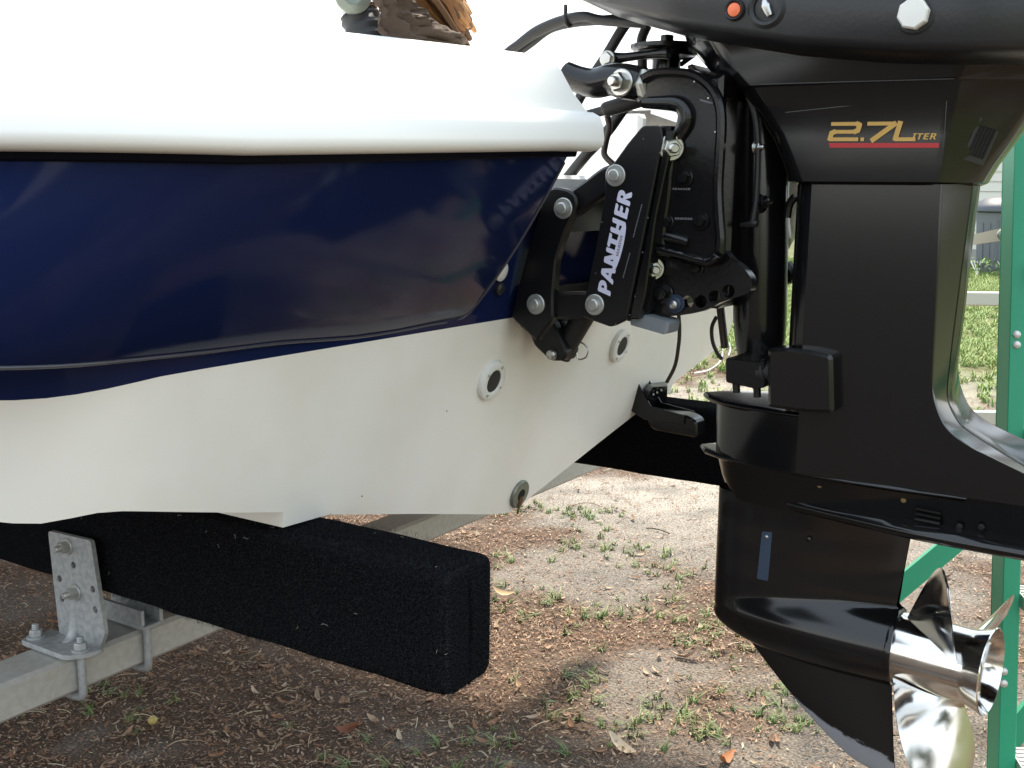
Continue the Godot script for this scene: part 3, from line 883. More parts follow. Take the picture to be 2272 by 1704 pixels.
func build_outboard() -> void:
	var o := thing("outboard_motor", "large black outboard motor with 2.7 litre lettering hanging behind the boat", "outboard motor", Vector3(0, 0.4, 0.6))
	# cowl: bottom edge drops towards the back
	var b := Mb.new()
	var rings := []
	var yb := func(z: float) -> float: return 1.418 + 0.13 * pow(clampf((0.78 - z) / 0.62, 0.0, 1.0), 1.9)
	for lv in [[-0.012, 0.78], [-0.002, 0.955], [0.010, 1.0], [0.05, 1.012], [0.12, 1.0], [0.20, 0.985], [0.34, 0.93], [0.42, 0.75], [0.44, 0.4]]:
		var r := PackedVector3Array()
		for k in 72:
			var a := TAU * k / 72.0
			var cz := cos(a); var sx := sin(a)
			var e := 0.42
			var z: float = 0.545 + signf(cz) * pow(absf(cz), e) * (0.42 if cz < 0 else 0.385) * lv[1]
			var w: float = 0.2 * (1.0 - 0.45 * pow(clampf((0.42 - z) / 0.32, 0.0, 1.0), 1.6)) * (1.0 - 0.35 * pow(clampf((z - 0.74) / 0.2, 0.0, 1.0), 1.4))
			r.append(Vector3(signf(sx) * pow(absf(sx), e) * w * lv[1], yb.call(z) + lv[0], z))
		rings.append(r)
	b.loft(rings)
	part("cowl", b, M.cowl, o, 50.0)
	for q in [[Vector3(-0.2, 1.4836, 0.4681), 0.0095], [Vector3(-0.2, 1.4827, 0.5113), 0.017]]:
		var g := Mb.new(); var r: float = q[1]
		g.lathe([Vector2(r * 1.5, 0), Vector2(r * 1.5, 0.006), Vector2(r * 1.25, 0.010), Vector2(r, 0.008), Vector2(r * 0.9, 0.0)], q[0] + Vector3(0.004, 0, 0), Vector3.LEFT, 28)
		var gp := part("grommet", g, M.rubber, o)
		g = Mb.new()
		if r < 0.012: g.lathe([Vector2(r * 0.98, 0.0), Vector2(r * 0.9, 0.007), Vector2(r * 0.4, 0.0085)], q[0] + Vector3(0.002, 0, 0), Vector3.LEFT, 20)
		else: g.tube([q[0] + Vector3(0.0, 0.012, -0.004), q[0] + Vector3(-0.004, 0.002, 0.0), q[0] + Vector3(-0.004, -0.010, 0.006)], [0.004, 0.0065, 0.004], 10, 5)
		part("orange_button" if r < 0.012 else "chrome_latch", g, M.orange if r < 0.012 else M.bolt, gp)
	var hb: Vector3 = Vector3(-0.2, 1.4617, 0.6963)
	b = Mb.new()
	b.lathe([Vector2(0.0235, 0), Vector2(0.0235, 0.004), Vector2(0.021, 0.006)], hb + Vector3(0.003, 0, 0), Vector3.LEFT, 28)
	var wsh := part("washer", b, M.rubber, o)
	b = Mb.new()
	b.lathe([Vector2(0.0185, 0), Vector2(0.0185, 0.010), Vector2(0.0165, 0.0125), Vector2(0.006, 0.013)], hb + Vector3(-0.003, 0, 0), Vector3.LEFT, 8, 0.2)
	part("hex_cap", b, M.plastic_white, wsh, 20.0)
	# shroud under the cowl
	b = Mb.new(); rings = []
	for q in [[1.262, 0.092, 0.505, 0.548, 0.700, 0.744, 0.034], [1.266, 0.099, 0.494, 0.538, 0.718, 0.752, 0.036], [1.29, 0.100, 0.486, 0.528, 0.722, 0.764, 0.036], [1.325, 0.1003, 0.470, 0.512, 0.724, 0.786, 0.038], [1.36, 0.1012, 0.445, 0.490, 0.726, 0.806, 0.042], [1.392, 0.108, 0.414, 0.466, 0.730, 0.826, 0.05], [1.396, 0.1115, 0.408, 0.46, 0.732, 0.83, 0.052], [1.42, 0.115, 0.372, 0.44, 0.738, 0.842, 0.06], [1.46, 0.12, 0.33, 0.42, 0.748, 0.85, 0.07], [1.50, 0.12, 0.31, 0.42, 0.75, 0.85, 0.07]]:
		rings.append(section(q[0], q[1], q[2], q[3], q[4], q[5], q[6]))
	b.loft(rings)
	var shroud := part("shroud", b, M.black, o, 30.0)
	# raised label field, seam and lettering
	for q in [[Vector3(-0.1015, 1.359, 0.5086), Vector3(-0.1025, 1.3745, 0.7195)], [Vector3(-0.1025, 1.3745, 0.7195), Vector3(-0.1015, 1.3088, 0.7196)]]:
		b = Mb.new()
		b.bar(q[0], q[1], 0.0008, 0.0008, Vector3.LEFT, 0.0)
		part("panel_seam", b, M.black, shroud)
	var org: Vector3 = Vector3(-0.1018, 1.3207, 0.5694)
	var rgt: Vector3 = Vector3(-0.1018, 1.3188, 0.711)
	var upp: Vector3 = Vector3(-0.1018, 1.3421, 0.5681)
	var ex := (rgt - org).normalized(); var wd := org.distance_to(rgt); var hg := org.distance_to(upp)
	var ey := Vector3.LEFT.cross(ex)
	var frame := Transform3D(Basis(ex, ey, Vector3.LEFT), org)
	var glyphs := Mb.new()
	var sl := 0.22
	var strokes := [
		[[0.0, 1.0], [0.235, 1.0], [0.262, 0.93], [0.262, 0.60], [0.235, 0.52], [0.045, 0.52], [0.02, 0.44], [0.02, 0.06], [0.28, 0.06]],
		[[0.318, 0.06], [0.335, 0.06]],
		[[0.34, 1.0], [0.585, 1.0], [0.565, 0.86], [0.42, 0.0]],
		[[0.628, 1.06], [0.628, 0.06], [0.80, 0.06]],
	]
	for st in strokes:
		for i in range(st.size() - 1):
			var a := Vector2(st[i][0] * wd + st[i][1] * hg * sl, st[i][1] * hg); var e := Vector2(st[i + 1][0] * wd + st[i + 1][1] * hg * sl, st[i + 1][1] * hg)
			var d := (e - a).normalized()
			var hw := wd * (0.017 if absf(d.y) < 0.3 else 0.023)
			if st.size() == 2: hw = wd * 0.016
			var nn := Vector2(-d.y, d.x) * hw
			var ext := d * hw * 0.55
			glyphs.prism(PackedVector2Array([a - ext - nn, e + ext - nn, e + ext + nn, a - ext + nn]), 0.0002 + 0.00004 * i, 0.0007 + 0.00004 * i, 0.0, "z", frame)
	part("lettering", glyphs, M.gold, shroud, 20.0)
	ground_text(shroud, "ITER", Vector2(wd * 0.215, hg * 0.36), frame * Transform3D(Basis.IDENTITY, Vector3(wd * 0.775, hg * 0.05, 0.0002)), M.gold, "small_lettering", 0.25)
	b = Mb.new()
	b.prism(PackedVector2Array([Vector2(0.5715, 1.317), Vector2(0.7141, 1.3153), Vector2(0.7145, 1.3094), Vector2(0.5732, 1.3109)]), -0.1026, -0.1016, 0.0)
	part("red_underline", b, M.red, shroud)
	b = Mb.new()
	b.prism(PackedVector2Array([Vector2(0.4734, 1.3978), Vector2(0.7288, 1.3944), Vector2(0.7289, 1.3933), Vector2(0.4734, 1.3965)]), -0.1123, -0.105, 0.0)
	part("seam", b, M.cowl, shroud)
	# louvre vent on the chamfer
	b = Mb.new()
	var vc := Vector3(-0.064, 1.318, 0.7575)
	var vn := Vector3(-0.66, -0.24, 0.71).normalized()
	var vu := Vector3(0.05, 0.95, 0.31); vu = (vu - vn * vu.dot(vn)).normalized()
	var vb := Basis(vu.cross(vn), vu, vn)
	b.box(vc, Vector3(0.036, 0.056, 0.004), 0.001, vb)
	var vent := part("vent_frame", b, mat(0.02, 0.02, 0.02, 0.5), shroud)
	for k in 5:
		b = Mb.new()
		b.box(vc + vb * Vector3(-0.011 + 0.0055 * k, 0.0, 0.002), Vector3(0.0042, 0.040, 0.002), 0.0008, vb)
		part("louvre", b, M.hole, vent)
	# leg
	var side_edge := smooth([Vector2(0.7152, 1.2633), Vector2(0.7187, 1.1843), Vector2(0.7214, 1.1003), Vector2(0.7234, 1.0246), Vector2(0.7258, 0.9922), Vector2(0.7316, 0.9701), Vector2(0.7428, 0.9474), Vector2(0.758, 0.9328), Vector2(0.7793, 0.9205), Vector2(0.8071, 0.9099), Vector2(0.8573, 0.8906)], 4, false)
	var ridge := smooth([Vector2(0.7447, 1.2641), Vector2(0.741, 1.1831), Vector2(0.7369, 1.0966), Vector2(0.7338, 1.0185), Vector2(0.7336, 0.9809), Vector2(0.7393, 0.9608), Vector2(0.7537, 0.939), Vector2(0.7696, 0.928), Vector2(0.7895, 0.917), Vector2(0.8207, 0.9007), Vector2(0.8688, 0.8777)], 4, false)
	var back := smooth([Vector2(0.7498, 1.2645), Vector2(0.7455, 1.1823), Vector2(0.7433, 1.0945), Vector2(0.739, 1.0152), Vector2(0.7376, 0.9862), Vector2(0.7419, 0.9616), Vector2(0.7526, 0.9417), Vector2(0.7702, 0.9273), Vector2(0.7904, 0.9155), Vector2(0.8205, 0.896), Vector2(0.8715, 0.869)], 4, false)
	var tail_step := Vector2(0.14, -0.062)
	side_edge.append(side_edge[-1] + tail_step); ridge.append(ridge[-1] + tail_step); back.append(back[-1] + tail_step)
	b = Mb.new()
	var flank := side_edge.slice(0, side_edge.size() - 1)
	flank.append(Vector2(0.905, 0.8515))
	flank.append(Vector2(0.546, 0.851)); flank.append(Vector2(0.546, side_edge[0].y))
	var cap_ids := Geometry2D.triangulate_polygon(flank)
	if cap_ids.is_empty(): print(flank)
	for sd in [-1.0, 1.0]:
		for i in range(0, cap_ids.size(), 3):
			var q0 := flank[cap_ids[i]]; var q1 := flank[cap_ids[i + 1]]; var q2 := flank[cap_ids[i + 2]]
			var v0 := Vector3(sd * 0.086, q0.y, q0.x); var v1 := Vector3(sd * 0.086, q1.y, q1.x); var v2 := Vector3(sd * 0.086, q2.y, q2.x)
			if (v1 - v0).cross(v2 - v0).x * sd > 0: b.tri(v0, v1, v2)
			else: b.tri(v0, v2, v1)
	var strips := []
	for i in side_edge.size():
		var s := side_edge[i]; var g := ridge[i]; var k := back[i]
		var m1 := s.lerp(g, 0.08)
		strips.append(PackedVector3Array([Vector3(-0.086, s.y, s.x), Vector3(-0.0825, m1.y, m1.x + 0.0012), Vector3(-0.032, g.y, g.x), Vector3(-0.0305, g.y, g.x - 0.0025), Vector3(-0.028, g.y, g.x - 0.0025), Vector3(-0.0265, g.y, g.x + 0.001), Vector3(-0.012, k.y, k.x - 0.002), Vector3(0, k.y, k.x), Vector3(0.012, k.y, k.x - 0.002), Vector3(0.03, g.y, g.x), Vector3(0.0825, m1.y, m1.x), Vector3(0.086, s.y, s.x)]))
	var f0 := b.p.size()
	b.loft(strips, false, false, false, false)
	if (b.p[f0 + 1] - b.p[f0]).cross(b.p[f0 + 2] - b.p[f0]).z < 0: b.flip(f0)
	rings = []
	for y in [0.94, 1.0, 1.1, 1.2, 1.2625]: rings.append(section(y, 0.0858, 0.506, 0.5465, 0.60, 0.62, 0.03))
	b.loft(rings)
	var leg := part("leg", b, M.black, o, 32.0)
	# mount cover on the side of the leg
	b = Mb.new()
	b.prism(rounded([Vector2(0.5032, 1.0324), Vector2(0.5321, 1.0349), Vector2(0.5652, 1.0345), Vector2(0.5959, 1.0301), Vector2(0.6028, 0.9496), Vector2(0.5638, 0.9463), Vector2(0.5077, 0.9471)], 0.006, 3), -0.112, -0.07, 0.005)
	var cover := part("mount_cover", b, M.black, o, 30.0)
	b = Mb.new()
	b.prism(rounded([Vector2(0.4366, 1.011), Vector2(0.4883, 1.0096), Vector2(0.4963, 1.015), Vector2(0.4985, 0.9727), Vector2(0.4834, 0.9698), Vector2(0.4384, 0.9747)], 0.004, 2), -0.1, -0.02, 0.0015)
	var mb2 := part("lower_mount", b, M.cast, o, 30.0)
	b = Mb.new()
	b.tube([Vector3(-0.085, 0.9916, 0.4837), Vector3(-0.085, 0.9955, 0.503)], 0.016, 16)
	b.tube([Vector3(-0.085, 0.993, 0.4913), Vector3(-0.085, 0.994, 0.4948)], 0.019, 16)
	b.tube([Vector3(-0.06, 0.9699, 0.4394), Vector3(-0.06, 0.9538, 0.4409)], 0.006, 8)
	b.tube([Vector3(-0.06, 0.9697, 0.472), Vector3(-0.06, 0.9503, 0.4737)], 0.006, 8)
	part("mount_rubber", b, M.rubber, mb2)
	# splash plate and the housing below it
	b = Mb.new()
	b.prism(plan_plate([Vector2(0, 0.363), Vector2(-0.03, 0.384), Vector2(-0.055, 0.417), Vector2(-0.07, 0.452), Vector2(-0.08, 0.527), Vector2(-0.085, 0.628), Vector2(-0.086, 0.697), Vector2(-0.084, 0.75), Vector2(0, 0.76)]), 0.929, 0.938, 0.003, "y")
	part("splash_plate", b, M.black, o, 50.0)
	b = Mb.new(); rings = []
	for q in [[0.785, 0.058, 0.415, 0.52, 0.93, 1.05, 0.012], [0.815, 0.066, 0.402, 0.53, 0.93, 1.05, 0.014], [0.85, 0.080, 0.393, 0.55, 0.90, 0.99, 0.016]]:
		rings.append(section(q[0], q[1], q[2], q[3], q[4], q[5], q[6]))
	b.loft(rings)
	rings = []
	for q in [[0.849, 0.0835, 0.391], [0.89, 0.084, 0.390], [0.932, 0.0845, 0.389]]: rings.append(section(q[0], q[1], q[2], 0.56, 0.64, 0.68, 0.03))
	b.loft(rings)
	var gh := part("adapter_housing", b, M.black, o, 40.0)
	b = Mb.new()
	b.prism(plan_plate([Vector2(0, 0.361), Vector2(-0.03, 0.38), Vector2(-0.055, 0.421), Vector2(-0.07, 0.471), Vector2(-0.078, 0.517), Vector2(-0.085, 0.587), Vector2(-0.088, 0.634), Vector2(-0.089, 0.7), Vector2(-0.086, 0.78), Vector2(0, 0.79)]), 0.845, 0.853, 0.003, "y")
	part("spray_plate", b, M.black, o, 50.0)
	b = Mb.new()
	b.prism(plan_plate([Vector2(0, 0.44), Vector2(-0.04, 0.46), Vector2(-0.05, 0.488), Vector2(-0.065, 0.543), Vector2(-0.08, 0.603), Vector2(-0.095, 0.672), Vector2(-0.105, 0.721), Vector2(-0.11, 0.773), Vector2(-0.115, 0.861), Vector2(-0.112, 0.97), Vector2(-0.09, 1.05), Vector2(0, 1.07)]), 0.785, 0.803, 0.006, "y")
	part("cavitation_plate", b, M.black, o, 50.0)
	for k in 5:
		b = Mb.new()
		var a: Vector3 = Vector3(-0.072, 0.8228, 0.7131); var e: Vector3 = Vector3(-0.072, 0.8213, 0.7468)
		b.bar(a + Vector3(0, -0.0072 * k, 0), e + Vector3(0, -0.0072 * k, 0), 0.008, 0.003)
		part("intake_slat", b, M.black, gh)
	for q in [Vector3(-0.069, 0.8343, 0.5781), Vector3(-0.069, 0.8313, 0.6962)]:
		hexbolt("brass_screw", q, Vector3(-1, -0.1, 0), 0.0042, mat(0.35, 0.25, 0.12, 0.4, 0.8), gh, 0.7, 1.2)
	for q in [Vector3(-0.068, 0.8055, 0.7713), Vector3(-0.068, 0.8097, 0.7987)]:
		hexbolt("drain_screw", q, Vector3(-1, 0, 0), 0.004, M.cast, gh, 0.5, 1.2)
	# gearcase strut, torpedo, skeg
	b = Mb.new()
	var torpedo := func(z: float) -> float: return 0.058 * sqrt(maxf(0.0, 1.0 - pow(1.0 - clampf((z - 0.397) / 0.26, 0.0, 1.0), 2.4)))
	for sd in [-1.0, 1.0]:
		var rows := []
		for j in 57:
			var y := 0.5301 + 0.262 * pow(j / 56.0, 1.15)
			var zl := 0.398
			if y < 0.60:
				zl = 0.397
				while torpedo.call(zl) < absf(y - 0.588) and zl < 0.66: zl += 0.0005
			var zt := 0.688 if y < 0.65 else 0.683 + (y - 0.65) * 0.10
			var row := PackedVector3Array()
			for i in 49:
				var u := pow(i / 48.0, 1.4)
				var z := lerpf(zl, zt, u)
				var rr: float = torpedo.call(z)
				var tt := sqrt(maxf(0.0, rr * rr - (y - 0.588) * (y - 0.588)))
				var ss := 0.0
				if y > 0.575: ss = (0.039 + 0.004 * smoothstep(0.74, 0.79, y)) * pow(sin(PI * pow(clampf(u * 0.985, 0, 1), 0.62)), 0.75) * smoothstep(0.575, 0.60, y)
				var k := 0.018 * smoothstep(0.0, 0.2, u) * smoothstep(0.53, 0.60, y) * smoothstep(0.72, 0.66, y)
				var h := (tt + ss + sqrt((tt - ss) * (tt - ss) + k * k)) / 2.0 - k * 0.12
				if i == 0 and y >= 0.60: h = 0.0
				row.append(Vector3(sd * maxf(h, 0.0), y, z))
			rows.append(row)
		var f := b.p.size()
		b.loft(rows, false, false, false, false)
		var mi := f + (30 * 48 + 24) * 6
		if (b.p[mi + 1] - b.p[mi]).cross(b.p[mi + 2] - b.p[mi]).x * sd < 0: b.flip(f)
	b.lathe([Vector2(0.055, 0.676), Vector2(0.0585, 0.682), Vector2(0.0575, 0.689), Vector2(0.05, 0.691)], Vector3(0, 0.588, 0), Vector3(0, 0, 1), 40)
	var gc := part("gearcase", b, M.black, o, 50.0)
	b = Mb.new()
	b.prism(rounded([Vector2(0.4843, 0.7395), Vector2(0.5004, 0.7409), Vector2(0.4979, 0.6629), Vector2(0.4801, 0.663)], 0.002, 2), -0.0402, -0.036, 0.0003)
	var lab := part("data_label", b, M.blue_label, gc, 20.0)
	b = Mb.new()
	b.lathe([Vector2(0.0028, 0), Vector2(0.0028, 0.001), Vector2(0.0015, 0.0018)], Vector3(-0.0402, 0.7323, 0.4923), Vector3.LEFT, 12)
	part("rivet", b, M.bolt, lab)
	b = Mb.new()
	b.lathe([Vector2(0.004, 0), Vector2(0.004, 0.001), Vector2(0.002, 0.0025)], Vector3(-0.038, 0.7398, 0.5565), Vector3.LEFT, 12)
	part("level_plug", b, M.cast, gc)
	# skeg with its paint worn off along the leading edge
	b = Mb.new()
	var lead0: Array = [Vector2(0.4418, 0.5639), Vector2(0.4763, 0.5266), Vector2(0.5166, 0.4859), Vector2(0.556, 0.4498), Vector2(0.5945, 0.418), Vector2(0.6282, 0.3955), Vector2(0.6608, 0.3839), Vector2(0.6784, 0.3802)]
	var lead := smooth(lead0, 8, false)
	var trail0: Array = [Vector2(0.6824, 0.5328), Vector2(0.6839, 0.511), Vector2(0.6861, 0.4893), Vector2(0.6882, 0.4676), Vector2(0.6904, 0.4458), Vector2(0.6926, 0.4239), Vector2(0.6954, 0.4036), Vector2(0.6988, 0.3835)]
	var trail := smooth(trail0, 8, false)
	var wn := noise(60.0, 91, 5)
	for sd in [-1.0, 1.0]:
		var from := b.p.size()
		for j in 56:
			for i in 64:
				var quad := []; var tint := []
				for c in [[i, j], [i + 1, j], [i + 1, j + 1], [i, j + 1]]:
					var u: float = c[0] / 64.0; var vv: float = c[1] / 56.0
					var q: Vector2 = lead[c[1]].lerp(trail[c[1]], u)
					var th := 0.0085 * pow(sin(PI * clampf(u * 0.92 + 0.03, 0, 1)), 0.6) * (1.0 - 0.4 * vv)
					if c[0] == 0: th = 0.0
					quad.append(Vector3(sd * th, q.y, q.x))
					var edge := u * (1.0 + 0.6 * (1.0 - vv)) - 1.15 * smoothstep(0.28, 0.95, vv) + 0.04 * (1.0 - vv) + 0.22 * wn.get_noise_2d(q.x * 0.5 + q.y * 0.4, q.y * 1.6) * smoothstep(0.2, 0.7, vv)
					tint.append(Color(0.24, 0.25, 0.27).lerp(Color(0.004, 0.004, 0.0045), smoothstep(-0.05, 0.05, edge)))
				var order := [0, 1, 2, 0, 2, 3]
				for k in order: b.p.append(quad[k]); b.c.append(tint[k])
		# outward is -x for the near face
		var fnrm := (b.p[from + 1] - b.p[from]).cross(b.p[from + 2] - b.p[from])
		if fnrm.x * sd < 0: b.flip(from)
	part("skeg", b, M.paint, gc, 60.0)
	# propeller
	var pr := Mb.new()
	pr.lathe([Vector2(0.047, 0.690), Vector2(0.0535, 0.692), Vector2(0.0545, 0.70), Vector2(0.0535, 0.74), Vector2(0.053, 0.79), Vector2(0.055, 0.800), Vector2(0.060, 0.813), Vector2(0.063, 0.820), Vector2(0.0615, 0.8215), Vector2(0.055, 0.810), Vector2(0.050, 0.79), Vector2(0.047, 0.75), Vector2(0.02, 0.75)], Vector3(0, 0.588, 0), Vector3(0, 0, 1), 56)
	var prop := part("propeller", pr, M.steel, o, 40.0)
	var turn := Basis(Vector3.UP, deg_to_rad(-6.5)); var pivot := Vector3(0, 0.588, 0.672) - o.position
	prop.transform = Transform3D(turn, pivot - turn * pivot)
	var nut := Mb.new()
	nut.lathe([Vector2(0.024, 0.75), Vector2(0.024, 0.782), Vector2(0.017, 0.786), Vector2(0.014, 0.786), Vector2(0.014, 0.80), Vector2(0.010, 0.803)], Vector3(0, 0.588, 0), Vector3(0, 0, 1), 6)
	part("prop_nut", nut, M.cast, prop, 20.0)
	for k in 3:
		var bl := Mb.new()
		var th0 := deg_to_rad([-37.0, 83.0, 203.0][k])
		var faces := []
		for sd in [-1.0, 1.0]:
			var grid := []
			for j in range(0, 19):
				var t := j / 18.0
				var rad := 0.050 + 0.138 * t
				var half := deg_to_rad(31.0) * pow(maxf(1.0 - pow(t, 2.6), 0.0), 0.55)
				var mid := deg_to_rad(3.0 - 10.0 * t + 7.0 * t * t)
				var row := PackedVector3Array()
				for i in range(0, 17):
					var c := i / 8.0 - 1.0
					var a := mid + half * c
					var z := 0.748 - 0.078 * a + 0.042 * t + 0.006 * (1.0 - c * c) * (1.0 - t)
					var th := 0.0042 * (1.0 - 0.72 * t) * pow(maxf(1.0 - c * c, 0.0), 0.6) + 0.0003
					var ang := th0 + a
					row.append(Vector3(sin(ang) * rad, 0.588 + cos(ang) * rad, z) + Vector3(sd * th * cos(ang) * 0.6, -sd * th * sin(ang) * 0.6, sd * th * 0.75))
				grid.append(row)
			faces.append(grid)
		for sd in 2:
			var f := bl.p.size()
			bl.loft(faces[sd], false, false, false, false)
			var nm := (bl.p[f + 61] - bl.p[f + 60]).cross(bl.p[f + 62] - bl.p[f + 60])
			if (nm.z > 0) != (sd == 1): bl.flip(f)
		part("blade", bl, M.steel, prop, 60.0)
	# swivel tube in front of the leg
	b = Mb.new(); rings = []
	for q in [[1.00, 0.034, 0.452], [1.03, 0.040, 0.452], [1.06, 0.042, 0.450], [1.15, 0.043, 0.446], [1.25, 0.044, 0.441], [1.36, 0.046, 0.436], [1.42, 0.045, 0.432]]:
		var r := PackedVector3Array()
		for k in 28: r.append(Vector3(q[1] * sin(TAU * k / 28.0), q[0], q[2] + q[1] * 0.95 * cos(TAU * k / 28.0)))
		rings.append(r)
	b.loft(rings)
	var sw := part("swivel_tube", b, M.black, o, 50.0)
	b = Mb.new()
	b.box(Vector3(0, 1.25, 0.40), Vector3(0.16, 0.34, 0.05), 0.012)
	b.prism(smooth([Vector2(0.3473, 1.4317), Vector2(0.3788, 1.4095), Vector2(0.3993, 1.374), Vector2(0.4127, 1.3318), Vector2(0.4192, 1.2044), Vector2(0.4131, 1.1465), Vector2(0.3931, 1.1164), Vector2(0.3819, 1.189), Vector2(0.3711, 1.3324)], 3), -0.075, 0.075, 0.002)
	part("swivel_bracket", b, M.cast, sw)
	b = Mb.new()
	b.tube([Vector3(-0.08, 1.4028, 0.4298), Vector3(-0.08, 1.3798, 0.4482), Vector3(-0.08, 1.3508, 0.4585), Vector3(-0.08, 1.3122, 0.4633), Vector3(-0.08, 1.2604, 0.4645), Vector3(-0.08, 1.2343, 0.4638), Vector3(-0.08, 1.2079, 0.4603)], 0.0045, 8, 4)
	b.tube([Vector3(-0.08, 1.2029, 0.443), Vector3(-0.08, 1.206, 0.4625), Vector3(-0.08, 1.2055, 0.4667)], [0.003, 0.006, 0.004], 8, 3)
	part("trim_line", b, M.rubber, sw)
	nutstud("grease_fitting", Vector3(-0.078, 1.3136, 0.459), Vector3(-0.3, 0, 1), 0.006, M.bolt, sw)
	nutstud("tilt_stop", Vector3(-0.07, 1.2343, 0.4656), Vector3(-0.4, 0.3, 1), 0.009, M.cast, sw)
	b = Mb.new()
	b.tube([Vector3(-0.05, 1.2447, 0.5115), Vector3(-0.05, 1.2348, 0.5039), Vector3(-0.05, 1.215, 0.5009)], 0.006, 8, 3)
	part("upper_mount_clip", b, M.cast, sw)
	b = Mb.new()
	b.tube([Vector3(0.05, 1.1423, 0.4707), Vector3(0.05, 1.1285, 0.4802), Vector3(0.05, 1.1174, 0.4721), Vector3(0.05, 1.1278, 0.4642)], 0.008, 8, 3)
	part("upper_mount_clip", b, M.cast, sw)

